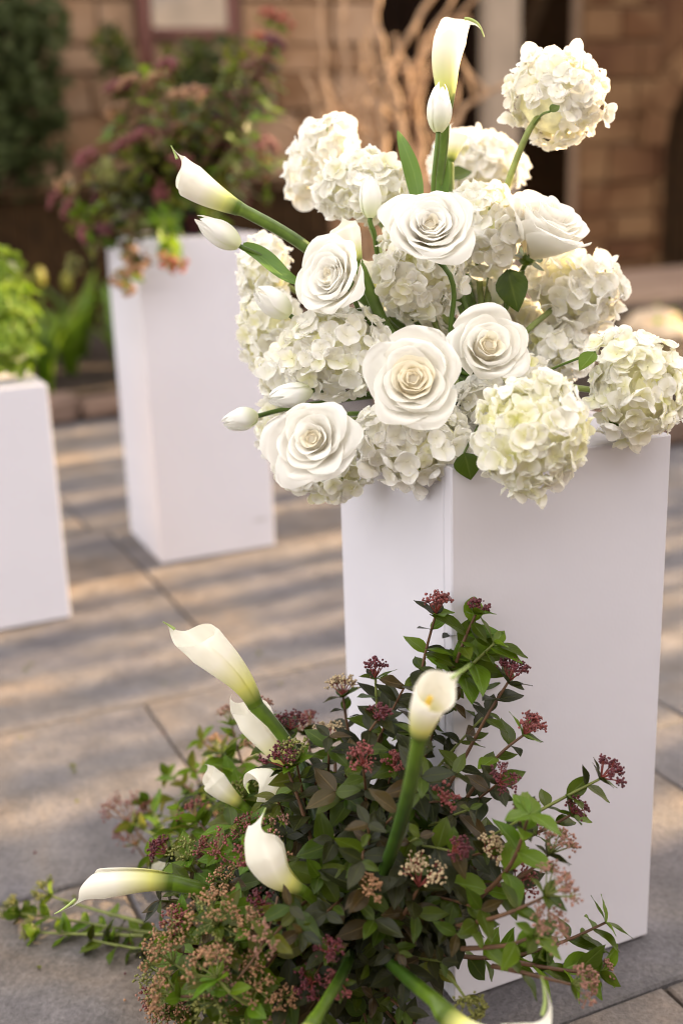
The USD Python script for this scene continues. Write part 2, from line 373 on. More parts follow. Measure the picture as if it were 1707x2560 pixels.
P1 = dict(m=np.array([0.1232, 1.2979]), w=0.305, h=0.709, yaw=YAW)
P2 = dict(m=np.array([-0.4831, 3.0514]), w=0.324, h=0.846, yaw=0.41)
P3 = dict(m=np.array([-0.9167, 2.567]), w=0.293, h=0.563, yaw=0.432)
_a2 = np.array([math.cos(0.41), math.sin(0.41)])
_sc = P2['m'] + _a2 * 0.285
paint_mat('paint_white')
paint_mat('paint_white_scuffed', (_sc[0], _sc[1], 0.082, 0.03, 0.008))

# ------------------------------------------------------------------ ground
rng = np.random.default_rng(7)
ground = thing('ground', kind='structure')
S = 60.0
part('earth', (np.array([[-S, -S, -0.06], [S, -S, -0.06], [S, S, -0.06], [-S, S, -0.06]]), np.array([[0, 1, 2], [0, 2, 3]])), 'joint_sand', ground, smooth=False)
pave = thing('pavement', kind='structure')
part('bedding', (np.array([AB(-3.2, -1.0, -0.012), AB(6.6, -1.0, -0.012), AB(6.6, 7.2, -0.012), AB(-3.2, 7.2, -0.012)]), np.array([[0, 1, 2], [0, 2, 3]])), 'joint_sand', pave, smooth=False)
rows = [-0.6, -0.1, 0.475, 1.045, 1.623, 2.186, 3.36, 3.95, 4.86, 5.45, 6.1]
fixed = {4: [0.53, 1.428], 3: [0.55 - 0.95, 0.33, 1.25], 5: [-0.42, 0.75, 1.75], 2: [0.05, 0.9]}
for i in range(len(rows) - 1):
    cuts = sorted(fixed.get(i, [rng.uniform(0.2, 0.8)]))
    while cuts[0] > -3.0: cuts.insert(0, cuts[0] - rng.uniform(0.6, 1.15))
    while cuts[-1] < 6.2: cuts.append(cuts[-1] + rng.uniform(0.6, 1.15))
    for a0, a1 in zip(cuts[:-1], cuts[1:]):
        j = 0.0032
        part('paver', cbox((a0 + j, rows[i] + j, -0.05), (a1 - j, rows[i + 1] - j, rng.uniform(-0.0016, 0.0)), 0.0035, rng, 0.0012), 'slate', pave, smooth=False)


# ------------------------------------------------------------------ pedestals
def pedestal(P, label, m='paint_white'):
    x = np.array([math.cos(P['yaw']), math.sin(P['yaw']), 0]); y = np.array([-x[1], x[0], 0]); w, h = P['w'], P['h']
    o = np.array([*P['m'], 0.0])
    t = thing('pedestal', label, 'pedestal', o + (x + y) * w / 2)
    Bm = np.array([x, y, [0, 0, 1.0]])

    def bx(lo, hi, c=0.0018):
        v, f = cbox(lo, hi, c, basis=Bm); return v + o, f
    # four side boards butted at the corners, a top let in between them
    th = 0.018
    part('side_panel', bx((0, 0, 0.0015), (w, th, h)), m, t, smooth=False)
    part('side_panel', bx((0, th + 0.0002, 0.0015), (th, w, h)), m, t, smooth=False)
    part('side_panel', bx((th + 0.0002, w - th, 0.0015), (w, w, h)), m, t, smooth=False)
    part('side_panel', bx((w - th, th + 0.0002, 0.0015), (w, w - th - 0.0002, h)), m, t, smooth=False)
    part('top_panel', bx((th + 0.0003, th + 0.0003, h - th), (w - th - 0.0003, w - th - 0.0003, h - 0.0006), 0.0006), m, t, smooth=False)
    return t


pedestal(P1, 'nearest white square pedestal, carrying the big white bouquet of roses and hydrangeas')
pedestal(P2, 'tall white square pedestal behind, under the blurred reddish shrub arrangement', 'paint_white_scuffed')
pedestal(P3, 'low white square pedestal cut by the left edge, under green flowers')


# ------------------------------------------------------------------ flowers
def petal_grid(nu, nv, fn):
    u, v = uvgrid(nu, nv)
    return fn(u, v), grid_faces(nu, nv), np.stack([u, v], 1)


def floret(rng, L):
    """Four rounded overlapping sepals round a tiny eye; faces +z."""
    out = []
    a0 = rng.uniform(0, 6.28); cup = rng.uniform(-0.15, 0.62)
    for k in range(4):
        ang = a0 + k * math.pi / 2 + rng.normal(0, 0.12); ls = L * rng.uniform(0.84, 1.14); c = cup + rng.normal(0, 0.2); wd = rng.uniform(0.58, 0.74); tw = rng.normal(0, 0.28); ru = rng.uniform(0, 6.28); fo = rng.uniform(0.05, 0.40); no = rng.uniform(0, 0.10)

        def fn(u, v):
            v = 1 - (1 - v) ** 1.45
            hw = wd * ls * np.sin(np.pi * (0.03 + 0.97 * v ** 0.78)) ** 0.5
            x = ls * (0.03 + 0.97 * v) * (1 - no * np.exp(-(u / 0.3) ** 2) * v ** 4); y = u * hw
            z = c * ls * v ** 2 * 0.8 + fo * ls * u ** 2 * v + tw * y * v + 0.05 * ls * np.sin(4.5 * u + ru) * v + (0.04 * ls if k % 2 else 0) - 0.16 * ls * np.maximum(v - 0.7, 0) / 0.3
            return np.stack([x * math.cos(ang) - y * math.sin(ang), x * math.sin(ang) + y * math.cos(ang), z], 1)
        out.append(petal_grid(4, 6, fn))
    o = trimesh.creation.icosphere(0, L * 0.09); ov = np.array(o.vertices) + [0, 0, 0.05 * L]
    out.append((ov, np.array(o.faces), np.zeros((len(ov), 2))))
    return join(out)


def fib_sphere(n, rng):
    i = np.arange(n) + 0.5
    z = 1 - 2 * i / n; th = np.pi * (1 + 5 ** 0.5) * i + rng.uniform(0, 6.28)
    return np.stack([np.sqrt(1 - z * z) * np.cos(th), np.sqrt(1 - z * z) * np.sin(th), z], 1)


HUB = AB(0, 0, 0)
_c1 = np.array([*P1['m'], 0]) + (AX + BX) * 0.1525
HUB = _c1 + np.array([0, 0, 0.745])


def hydrangea(seed, x, y, rx, ry, dep, label, axis=(0, 0.4, 0.8), rot=0.0, tint=0.3, rz=None, n=None, L=0.0135, open_=-0.55, stem=None, root=None, mats=('petal_white', 'petal_cream', 'petal_lime'), stem_r=0.0042, group=None, name='hydrangea', core=True):
    rng = np.random.default_rng(seed)
    k = PX * dep / F_PX; c = V(x, y, dep); ax = vd(*axis)
    rr = np.array([rx * k, ry * k, (rz or min(rx, ry)) * k]) - 0.15 * L
    ex = math.cos(rot) * RIGHT + math.sin(rot) * UP; ey = -math.sin(rot) * RIGHT + math.cos(rot) * UP
    E = np.array([ex, ey, -FWD])
    t = thing(name, label, 'hydrangea', c, group=group)
    area = 4 * np.pi * ((rr[0] * rr[1]) ** 1.6 / 3 + (rr[0] * rr[2]) ** 1.6 / 3 + (rr[1] * rr[2]) ** 1.6 / 3) ** (1 / 1.6)
    n = n or int(min(298, area / (L * L * 1.12)))
    D = fib_sphere(n, rng)
    for d in D:
        d = unit(d + rng.normal(0, 0.06, 3)); w = d @ E
        if w @ ax < open_ + rng.normal(0, 0.05): continue
        lump = 0.94 + 0.46 * (fbm(d[None] * 1.6 + seed, 2, seed)[0] - 0.5) + 0.34 * (fbm(d[None] * 4.0, 2, seed + 5)[0] - 0.5) + rng.normal(0, 0.035)
        inner = rng.random() < 0.16
        s = 0.84 if inner else 1.0
        p = c + ((d * rr) * lump * s) @ E
        nrm = unit((d / rr) @ E)
        nrm = unit(nrm + rng.normal(0, 0.40, 3))
        fv, ff, fu = floret(rng, L * rng.uniform(0.74, 1.12) * (0.8 if inner else 1))
        R = frame(nrm, rng.normal(size=3))
        g = tint + 0.35 * (fbm(d[None] * 2.1 + 7, 2, seed + 9)[0] - 0.5) + (0.45 if inner else 0) + rng.normal(0, 0.12)
        mt = mats[2] if g > 0.66 else mats[1] if g > 0.33 else mats[0]
        part('floret', (fv @ R + p, ff, fu), mt, t)
    # the short stalks and unopened buds that fill the head
    if core:
        cd = np.asarray(ICO2.vertices); cr = 0.74 + 0.25 * (fbm(cd * 3, 2, seed + 3) - 0.5)
        part('flower_core', (c + (cd * rr * cr[:, None]) @ E, np.asarray(ICO2.faces)), 'head_core', t)
    back = c - ax * (min(rr) * 0.55)
    root = HUB + rng.normal(0, 0.03, 3) * [1, 1, 0.2] if root is None else root
    mid = [V(*q) for q in stem] if stem else []
    pts = [root] + mid + [back]
    part('stem', tube(curve(pts, 14), np.linspace(stem_r * 1.05, stem_r * 0.9, 14), 7), 'stem_hydrangea', t)
    for j in range(5):
        d = unit(ax + rng.normal(0, 0.75, 3)); e = c + ((d @ E.T) * rr * 0.8) @ E
        part('flower_stalk', tube(curve([back, (back + e) / 2 + ax * 0.004, e], 6), np.linspace(stem_r * 0.55, stem_r * 0.3, 6), 5), 'stem_pale', t)
    return t


def rose(seed, x, y, rad, dep, axis, label, hint=(0, 1, 0), n=34, bowl=0.0, heart=0.3, tall=0.8, stem=None, root=None, flare=0.5, square=0.0, close=0.0, ruffle=1.0, fold=False):
    """Petals in a spiral from a tight heart to rolled outer petals. bowl: how sunken and loose the heart is."""
    rng = np.random.default_rng(seed)
    k = PX * dep / F_PX; R0 = rad * k * 1.10; ax = vd(*axis); c = V(x, y, dep)
    Fm = frame(ax, vd(*hint)); base = c - ax * R0 * 0.72
    t = thing('rose', label, 'rose', base)
    H0 = R0 * tall * 1.2
    for i in range(n):
        s = (i + 0.5) / n                                       # 0 heart, 1 outside
        th = i * 2.39996 + rng.normal(0, 0.15)
        rad_i = R0 * (0.04 + 0.64 * s ** 1.3)
        W = (2.0 - 1.05 * s) * rng.uniform(0.92, 1.12)
        Hh = H0 * (0.96 - bowl * 0.22 * (1 - s) ** 1.5 + 0.05 * math.sin(min(s, 0.6) / 0.6 * 3.14159) - 0.16 * max(s - 0.35, 0) / 0.65) * rng.uniform(0.96, 1.04)
        out = max(s - 0.22, 0) / 0.78
        lean = (0.06 + 0.25 * min(s, 0.7) ** 0.9) * rng.uniform(0.9, 1.1)
        fl = flare * (0.16 * out ** 4) + rng.normal(0, 0.012)
        lip = (0.45 + 0.75 * out) * rng.uniform(0.6, 1.4)
        ph = rng.uniform(0, 6.28); rip = 0.06 * rng.uniform(0.5, 1.4) * ruffle; pt = rng.uniform(0.0, 0.06) + (0.03 + 2.5 * square) * max(s - 0.6, 0) / 0.4; asym = rng.normal(0, 0.06); tuck = rng.uniform(0.10, 0.22) * (1 - 0.5 * s)
        cl = 0.50 * (1 - s) ** 5 + 0.1 * (1 - s) + close * (1 - s); nt = rng.uniform(-0.6, 0.6); nd = rng.uniform(0, 0.06)
        if fold and i == n - 8: lip *= 2.0; Hh *= 1.12; W *= 1.2

        def fn(u, v):
            v = 1 - (1 - v) ** 1.35
            top = 1 - 0.26 * np.abs(u) ** 2.6 + pt * np.exp(-(u / 0.20) ** 2) * s + asym * u
            vv = v * top
            wv = W * (0.25 + 0.75 * np.clip(v * 1.7, 0, 1) ** 0.8)
            ang = th + u * wv
            prof = 0.22 + 0.78 * np.sin(np.clip(vv * 1.12, 0, 1.15) * np.pi / 2) ** 0.9
            r = rad_i * prof * (1 - cl * vv ** 2.2)
            r = r * (1 + tuck * u) + R0 * lean * np.clip(vv - 0.25, 0, 1) ** 1.15 * 1.2 + R0 * fl * np.clip(vv - 0.45, 0, 1) ** 1.4 * 2.0
            lp = np.clip((vv - 0.84) / 0.16, 0, 1.2)
            r = r + R0 * lip * 0.085 * lp ** 1.6
            edge = np.clip((np.abs(u) - 0.6) / 0.4, 0, 1)
            r = r + R0 * 0.06 * s * edge ** 2 * v + rip * R0 * np.sin(2.9 * u + ph) * vv ** 3 * (0.25 + s)
            if square: r = r * (1 + square * np.cos(2.5 * (ang - 0.6)) * s * vv)
            z = Hh * (0.02 + 0.98 * vv ** 0.9) - R0 * lip * 0.085 * lp ** 2.2 - R0 * 0.06 * edge ** 2 * v * s
            z = z + R0 * ruffle * (0.03 * np.sin(4.3 * u + ph) * vv ** 2 - nd * np.exp(-((u - nt) / 0.13) ** 2) * vv ** 6)
            r = r + 0.012 * R0 * np.sin(11 * u + 3 * ph + 2 * vv) * vv ** 2
            return np.stack([r * np.cos(ang), r * np.sin(ang), z], 1)
        v_, f_, uv_ = petal_grid(16, 14, fn)
        part('petal', (v_ @ Fm + base, f_, uv_), 'petal_rose_heart' if s < heart else 'petal_rose', t)
    hv = np.asarray(ICO2.vertices) * [R0 * 0.30, R0 * 0.30, H0 * 0.26] + [0, 0, H0 * (0.60 - 0.20 * bowl)]
    part('heart', (hv @ Fm + base, np.asarray(ICO2.faces), np.stack([hv[:, 0], np.full(len(hv), 0.9)], 1)), 'petal_rose_heart', t)
    for i in range(5):                                          # green sepals under the cup
        th = i * 2 * math.pi / 5 + rng.normal(0, 0.1)

        def fs(u, v):
            r = R0 * (0.10 + 0.34 * v); hw = R0 * 0.11 * np.sin(np.pi * (0.2 + 0.8 * v)) ** 0.8
            return np.stack([r * math.cos(th) - u * hw * math.sin(th), r * math.sin(th) + u * hw * math.cos(th), -R0 * (0.05 + 0.10 * v) + 0.1 * R0 * v ** 2], 1)
        v_, f_, uv_ = petal_grid(4, 6, fs)
        part('sepal', (v_ @ Fm + base, f_, uv_), 'leaf_mid', t)
    part('receptacle', (np.asarray(ICO2.vertices) * [R0 * 0.14, R0 * 0.14, R0 * 0.13] @ Fm + base - ax * R0 * 0.06, np.asarray(ICO2.faces)), 'stem_green', t)
    root = HUB + rng.normal(0, 0.03, 3) * [1, 1, 0.2] if root is None else root
    mid = [V(*q) for q in stem] if stem else []
    part('stem', tube(curve([root] + mid + [base - ax * R0 * 0.42, base - ax * R0 * 0.1], 18), 0.0031, 7), 'stem_green', t)
    return t


def calla(stem, spathe, label, front=(0, 0, 1), R=0.026, lmin=0.52, r0=0.0085, sr=(0.0065, 0.0075), wrap=1.15, flare=0.30, tail=0.16, m='petal_calla', group=None, width=1.0, pinch=0.68):
    """stem, spathe: points (x, y, depth); the sheet is rolled round the spathe's line, open towards front, its back drawn out into a tail."""
    Sp = curve([V(*q) if len(q) == 3 and not isinstance(q, np.ndarray) else q for q in stem], 26)
    C = curve([V(*q) for q in spathe], 90)
    t = thing('calla_lily', label, 'calla lily', C[0], group=group)
    T, N, B = frames_along(C, vd(*front)); n = len(C)
    nu, nv = 56, 34
    u, v = uvgrid(nu, nv)
    u = np.sign(u) * np.abs(u) ** 1.6                            # finer round the tail
    v = 1 - (1 - v) ** 1.3
    phi = u * np.pi * wrap; pc = np.abs(u)
    body = 1 - tail
    # length of the sheet: low where its edges cross at the front, rising to the back, then a narrow drawn-out tail
    Lf = lmin * body + (1 - lmin) * body * np.exp(-(pc / 0.42) ** 1.0) + tail * np.exp(-(pc / 0.055) ** 1.0)
    Lf = Lf + 0.05 * body * np.exp(-((pc - 0.42) / 0.2) ** 2) - 0.03 * (u > 0.75) * (u - 0.75) / 0.25
    tt = v * np.minimum(Lf, 1)
    rr = r0 + (R - r0) * np.sin(np.clip(tt / (0.72 * body), 0, 1) * np.pi / 2) ** 1.6
    over = np.clip((tt - 0.62 * body) / (1.0 - 0.62 * body), 0, 1)
    rr = rr * (1 - pinch * over ** 0.9) * np.where(tt > body, np.clip(1 - (tt - body) / (1.001 - body), 0.05, 1) ** 0.5, 1)
    rim = np.clip((v - 0.70) / 0.30, 0, 1)
    side = np.sin(np.clip(pc / 0.9, 0, 1) * np.pi) ** 0.7
    rr = rr * (1 + flare * rim ** 2.0 * (0.15 + 0.85 * side)) * (1 + 0.13 * u * np.clip(tt / 0.1, 0, 1)) * (1 + 0.025 * np.sin(6 * u + 2) * v)
    idx = np.clip(tt * (n - 1), 0, n - 1.001); i0 = idx.astype(int); w = (idx - i0)[:, None]
    Cc = C[i0] * (1 - w) + C[i0 + 1] * w; Nn = N[i0] * (1 - w) + N[i0 + 1] * w; Bb = B[i0] * (1 - w) + B[i0 + 1] * w
    P = Cc + rr[:, None] * (-np.cos(phi)[:, None] * Nn + np.sin(phi)[:, None] * Bb * width)
    # the rim rolls outwards and back a little
    P = P - (0.22 * flare * R * rim ** 3 * side)[:, None] * (T[i0])
    part('spathe', (P, grid_faces(nu, nv), np.stack([u, tt], 1)), m, t)
    tl = np.clip(np.linspace(body - 0.06, 1, 14) * (n - 1), 0, n - 1).astype(int)
    if tail > 0.07:                                             # the thread-like end of the tail
        k_ = R * (1 - pinch) * np.clip(1 - (tl / (n - 1) - body) / (1.001 - body), 0.05, 1) ** 0.5
        part('tail', tube(C[tl] - N[tl] * k_[:, None], np.linspace(0.0020, 0.0007, 14), 7), 'stem_pale', t)
    sp = C[6:int(n * 0.5)]
    part('spadix', tube(sp, np.linspace(0.0042, 0.0028, len(sp)), 8), 'spadix', t)
    e = len(Sp)
    part('stem', tube(np.vstack([Sp, C[0], C[3]]), np.r_[np.linspace(sr[0], sr[1], e), r0 * 0.97, r0 * 0.9], 12), 'stem_calla' if 'low' in m else 'stem_calla_pale', t)
    return t


def tulip(seed, base, tip, R, label, dep=None, stem=None, root=None, leaf=None, openness=0.0):
    """base and tip of the closed bud as (x, y, depth)."""
    rng = np.random.default_rng(seed)
    b, e = V(*base), V(*tip); ax = unit(e - b); H = np.linalg.norm(e - b); Fm = frame(ax, -FWD + rng.normal(0, 0.4, 3))
    t = thing('tulip', label, 'tulip', b)
    for i in range(6):
        inner = i < 3
        th = (i % 3) * 2.094 + (1.05 if inner else 0) + rng.normal(0, 0.1); rs = (0.86 if inner else 1.0); hs = rng.uniform(0.94, 1.04) * (1.0 if inner else 0.97); W = rng.uniform(0.95, 1.15); op = openness + rng.uniform(0, 0.10); ph = rng.uniform(0, 6)

        def fn(u, v):
            top = 1 - 0.16 * np.abs(u) ** 2.2
            vv = v * top
            r = R * rs * (np.sin(np.pi * (0.07 + 0.885 * vv ** 0.9)) ** 0.66) + R * op * vv ** 3
            wv = W * (0.5 + 0.5 * np.sin(np.pi * np.clip(0.15 + v * 0.75, 0, 1))) * (1 - 0.30 * np.clip((v - 0.55) / 0.45, 0, 1) ** 1.8)
            ang = th + u * wv
            r = r * (1 + 0.05 * u) + 0.03 * R * np.sin(9 * u + ph) * vv - 0.06 * R * np.exp(-(u / 0.12) ** 2) * vv
            return np.stack([r * np.cos(ang), r * np.sin(ang), H * hs * vv], 1)
        v_, f_, uv_ = petal_grid(12, 12, fn)
        part('petal', (v_ @ Fm + b, f_, uv_), 'petal_tulip', t)
    root = HUB + rng.normal(0, 0.03, 3) * [1, 1, 0.2] if root is None else root
    mid = [V(*q) for q in stem] if stem else []
    part('stem', tube(curve([root] + mid + [b - ax * H * 0.12, b + ax * 0.002], 18), np.linspace(0.0034, 0.0030, 18), 8), 'stem_green', t)
    if leaf: blade(leaf, t)
    return t


def blade(leaf, t, name='leaf', m='leaf_blade'):
    """leaf: (points, half width, facing): a long leaf folded along its middle."""
    pts, hw, face = leaf
    C = curve([V(*q) for q in pts], 25); T, N, B = frames_along(C, vd(*face))
    u, v = uvgrid(6, 24)
    i = (v * 24).round().astype(int)
    w = hw * np.sin(np.pi * (0.10 + 0.90 * v ** 0.8)) ** 0.75
    P = C[i] + (u * w)[:, None] * B[i] + (0.30 * w * u ** 2)[:, None] * N[i]
    return part(name, (P, grid_faces(6, 24), np.stack([u, v], 1)), m, t)


def leaf_mesh(rng, base, d, nrm, L, wr=0.27, fold=0.25, curl=0.3):
    """An ovate leaf from base along d with its upper face towards nrm."""
    Fm = frame(nrm, d)                                          # rows: x across, y along, z up
    u, v = uvgrid(4, 7)
    hw = wr * L * np.sin(np.pi * (0.03 + 0.97 * v ** 0.80)) ** 1.0
    tw = rng.normal(0, 0.25)
    y = L * v; x = u * hw
    z = fold * np.abs(x) - curl * L * v ** 2 * 0.5 + tw * x * v + 0.02 * L * np.sin(9 * v + 3 * u)
    y = y - 0.12 * curl * L * v ** 2
    return np.stack([x, y, z], 1) @ Fm + base, grid_faces(4, 7), np.stack([u, v], 1)


BUDS = {'wine': ('bud_wine', 'stalk_red'), 'rose': ('bud_rose', 'stalk_red'), 'tan': ('bud_tan', 'stalk_green'), 'pink': ('bud_rose', 'stalk_pink'), 'dusty': ('bud_dusty', 'stalk_green'), 'cream': ('bud_cream', 'stalk_red'), 'green': ('bud_green', 'stalk_green'), 'coral': ('bud_coral', 'stalk_pink'), 'far_rose': ('bud_pink', 'stalk_red')}


def bud_cluster(rng, p, d, size, kind, t, n=110, br=0.0015, far=False):
    """A domed head of small buds on branching stalks."""
    Fm = frame(d, rng.normal(size=3)); bm, sm = BUDS[kind]
    rays, ends = [], []
    k = 7
    for j in range(k):
        th = j * 2 * np.pi / (k - 1) + rng.normal(0, 0.25); tilt = rng.uniform(0.35, 0.95) if j else 0.1
        e = p + size * 0.50 * np.array([math.sin(tilt) * math.cos(th), math.sin(tilt) * math.sin(th), math.cos(tilt)]) @ Fm
        rays.append(tube(np.array([p, (p + e) / 2, e]), np.array([0.0011, 0.0009, 0.0007]) * (1.6 if far else 1), 4, False))
        for q in range(max(2, n // k)):
            dd = unit((e - p) + size * 0.5 * rng.normal(0, 0.55, 3)); q_ = e + dd * size * rng.uniform(0.10, 0.34)
            ends.append(q_)
            if q % 3 == 0 and not far: rays.append(tube(np.array([e, q_]), np.array([0.0006, 0.0005]), 3, False))
    ends = np.array(ends)
    b = part('bud_cluster', balls(ends, br * rng.uniform(0.65, 1.3, len(ends)), ICO0), bm, t)
    part('stalk', join(rays), sm, b)


def branch(seed, pts, label, group, leaves=10, L=0.038, lm=('leaf_dark',), bud=None, bud_size=0.028, span=0.65, sr=0.0018, wr=0.27, n=110, br=0.0015, tipleaves=4, name='viburnum_branch', cat='foliage branch', far=False, droop=0.3):
    """A cut twig through world points with leaves in opposite pairs and a bud cluster at its end."""
    rng = np.random.default_rng(seed)
    C = curve(pts, 24); t = thing(name, label, cat, C[0], group=group)
    part('stem', tube(C[::2] if far else C, np.linspace(sr * 1.5, sr * 0.75, len(C[::2] if far else C)), 5), 'stem_wood' if rng.random() < 0.7 else 'stalk_green', t)
    T = unit(np.gradient(C, axis=0)); up = np.array([0, 0, 1.0])
    pairs = max(1, leaves // 2); phase = rng.uniform(0, 3.1)
    for j in range(pairs):
        s = 1 - span * (1 - (j + 0.3) / pairs); i = int(s * 23); d = T[i]; side0 = frame(d, up)[0]; y0 = frame(d, up)[1]
        a = phase + j * math.pi / 2 * 0.9
        for sg in (1, -1):
            sd = sg * (math.cos(a) * side0 + math.sin(a) * y0)
            dr = unit(d * rng.uniform(0.35, 0.8) + sd * rng.uniform(0.8, 1.1) + rng.normal(0, 0.2, 3) - up * droop * rng.uniform(0, 0.8))
            nm = unit(0.55 * up + 0.55 * d + 0.30 * (-FWD) - 0.35 * sd + rng.normal(0, 0.25, 3))
            part('leaf', leaf_mesh(rng, C[i], dr, nm, L * rng.uniform(0.65, 1.15), wr * rng.uniform(0.85, 1.1), rng.uniform(0.1, 0.4), rng.uniform(0.0, 0.6)), lm[rng.integers(len(lm))], t)
    for j in range(tipleaves):
        a = j * 2 * math.pi / max(1, tipleaves) + rng.normal(0, 0.3); Fm = frame(T[-1], up)
        sd = math.cos(a) * Fm[0] + math.sin(a) * Fm[1]
        dr = unit(T[-1] * rng.uniform(0.5, 1.0) + sd * rng.uniform(0.6, 1.0)); nm = unit(T[-1] - 0.5 * sd + 0.3 * up + rng.normal(0, 0.2, 3))
        part('leaf', leaf_mesh(rng, C[-1], dr, nm, L * rng.uniform(0.55, 0.95), wr, rng.uniform(0.1, 0.35), rng.uniform(0.0, 0.4)), lm[rng.integers(len(lm))], t)
    if bud: bud_cluster(rng, C[-1] + T[-1] * 0.002, unit(T[-1] + 0.5 * up), bud_size, bud, t, n, br, far)
    return t


#SECTION_OBJECTS
# ------------------------------------------------------------------ the white bouquet on the nearest pedestal
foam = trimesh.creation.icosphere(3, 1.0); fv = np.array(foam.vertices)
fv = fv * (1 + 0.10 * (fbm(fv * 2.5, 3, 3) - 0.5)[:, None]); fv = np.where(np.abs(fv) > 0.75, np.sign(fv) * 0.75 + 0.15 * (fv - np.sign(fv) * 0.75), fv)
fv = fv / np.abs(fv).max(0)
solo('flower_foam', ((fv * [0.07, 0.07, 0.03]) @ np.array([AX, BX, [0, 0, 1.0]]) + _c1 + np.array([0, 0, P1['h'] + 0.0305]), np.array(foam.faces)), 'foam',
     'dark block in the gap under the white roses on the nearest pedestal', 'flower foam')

hydrangea(1, 1275, 222, 108, 112, 1.52, 'white hydrangea highest at upper right, alone on a bare stem', (0.55, 0.75, -0.25), 0.3, 0.18, stem=[(1150, 480, 1.53), (1178, 385, 1.52), (1222, 285, 1.50)], open_=-0.72, stem_r=0.0045)
hydrangea(2, 738, 362, 66, 112, 1.68, 'loose white hydrangea at upper left with its top leaning right', (-0.45, 0.6, 0.5), -0.55, 0.12, n=95, L=0.0165, stem=[(880, 520, 1.62), (800, 430, 1.66)], core=False)
hydrangea(3, 836, 435, 106, 84, 1.57, 'white hydrangea with a tulip bud standing against it, left of the topmost rose', (-0.1, 0.7, 0.6), 0.1, 0.25, stem=[(885, 590, 1.55)])
hydrangea(4, 1092, 382, 116, 76, 1.78, 'rear white hydrangea behind the tulip and calla stems', (0.1, 0.9, 0.1), 0.0, 0.15, stem=[(1100, 520, 1.70)])
hydrangea(5, 1108, 520, 84, 108, 1.50, 'white hydrangea between the topmost rose and the side-on rose', (0.25, 0.5, 0.8), 0.2, 0.22)
hydrangea(6, 965, 625, 100, 112, 1.47, 'large white hydrangea directly under the topmost rose', (-0.1, 0.3, 0.9), 0.0, 0.25)
hydrangea(7, 612, 630, 66, 84, 1.62, 'white hydrangea at the far left edge below the leafy tulip', (-0.8, 0.4, 0.3), 0.0, 0.18)
hydrangea(8, 622, 755, 74, 96, 1.60, 'cream hydrangea at the left edge beneath the half-hidden tulip', (-0.85, 0.1, 0.5), 0.1, 0.3)
hydrangea(9, 770, 812, 124, 102, 1.455, 'full white hydrangea below the left-facing rose', (-0.3, 0.3, 0.9), 0.0, 0.22, L=0.0138)
hydrangea(10, 652, 862, 58, 62, 1.52, 'small white hydrangea at left above the lying tulip', (-0.7, 0.2, 0.6), 0.0, 0.1)
hydrangea(11, 968, 772, 66, 52, 1.53, 'hydrangea half hidden above the rose with the peach heart', (0, 0.5, 0.8), 0.0, 0.15)
hydrangea(12, 1312, 668, 122, 98, 1.575, 'pure white hydrangea at right below the side-on rose', (0.6, 0.5, 0.6), -0.3, 0.0, L=0.0155, stem=[(1180, 790, 1.52), (1212, 757, 1.52), (1262, 715, 1.535)], open_=-0.45)
hydrangea(13, 1268, 812, 84, 72, 1.56, 'shaded hydrangea behind the open rose at right', (0.4, 0.4, 0.8), 0.0, 0.1)
hydrangea(14, 1448, 888, 120, 128, 1.41, 'greenish white hydrangea hanging out furthest right over the pedestal edge', (0.75, 0.05, 0.65), 0.4, 0.36, L=0.0142, stem=[(1240, 870, 1.46), (1320, 890, 1.435)])
hydrangea(15, 1220, 993, 124, 130, 1.30, 'greenish cream hydrangea hanging over the front of the pedestal', (0.1, -0.1, 1), 0.0, 0.48, L=0.0138)
hydrangea(16, 952, 1018, 140, 96, 1.385, 'wide white hydrangea under the rose with the peach heart', (-0.1, -0.1, 1), 0.0, 0.1, L=0.0142)
hydrangea(17, 742, 1072, 104, 68, 1.49, 'cream hydrangea lowest at left under the folded rose', (-0.4, -0.3, 0.9), -0.1, 0.4)
hydrangea(18, 640, 985, 52, 70, 1.55, 'hydrangea peeping out left of the folded rose', (-0.8, 0, 0.6), 0.0, 0.25)
hydrangea(19, 1105, 928, 66, 56, 1.43, 'small hydrangea tucked between the two open roses', (0.1, 0.1, 1), 0.0, 0.1)
hydrangea(20, 1120, 672, 62, 60, 1.575, 'hydrangea in the shade behind the dark veined leaf', (0, 0.3, 0.9), 0.0, 0.15)
hydrangea(21, 1190, 872, 70, 58, 1.45, 'hydrangea in the hollow between the folded rose and the greenish cream hydrangea', (0.1, 0.2, 1), 0.0, 0.25)
hydrangea(22, 1092, 640, 84, 70, 1.62, 'shaded hydrangea filling the middle behind the stems of the side-on rose', (0, 0.3, 1), 0.0, 0.25)
hydrangea(23, 885, 705, 62, 66, 1.60, 'shaded hydrangea behind the thick calla stem in the middle', (0, 0.3, 1), 0.0, 0.25)
hydrangea(24, 1185, 742, 66, 60, 1.62, 'shaded hydrangea behind the pale forked stem at right', (0.1, 0.3, 1), 0.0, 0.2)

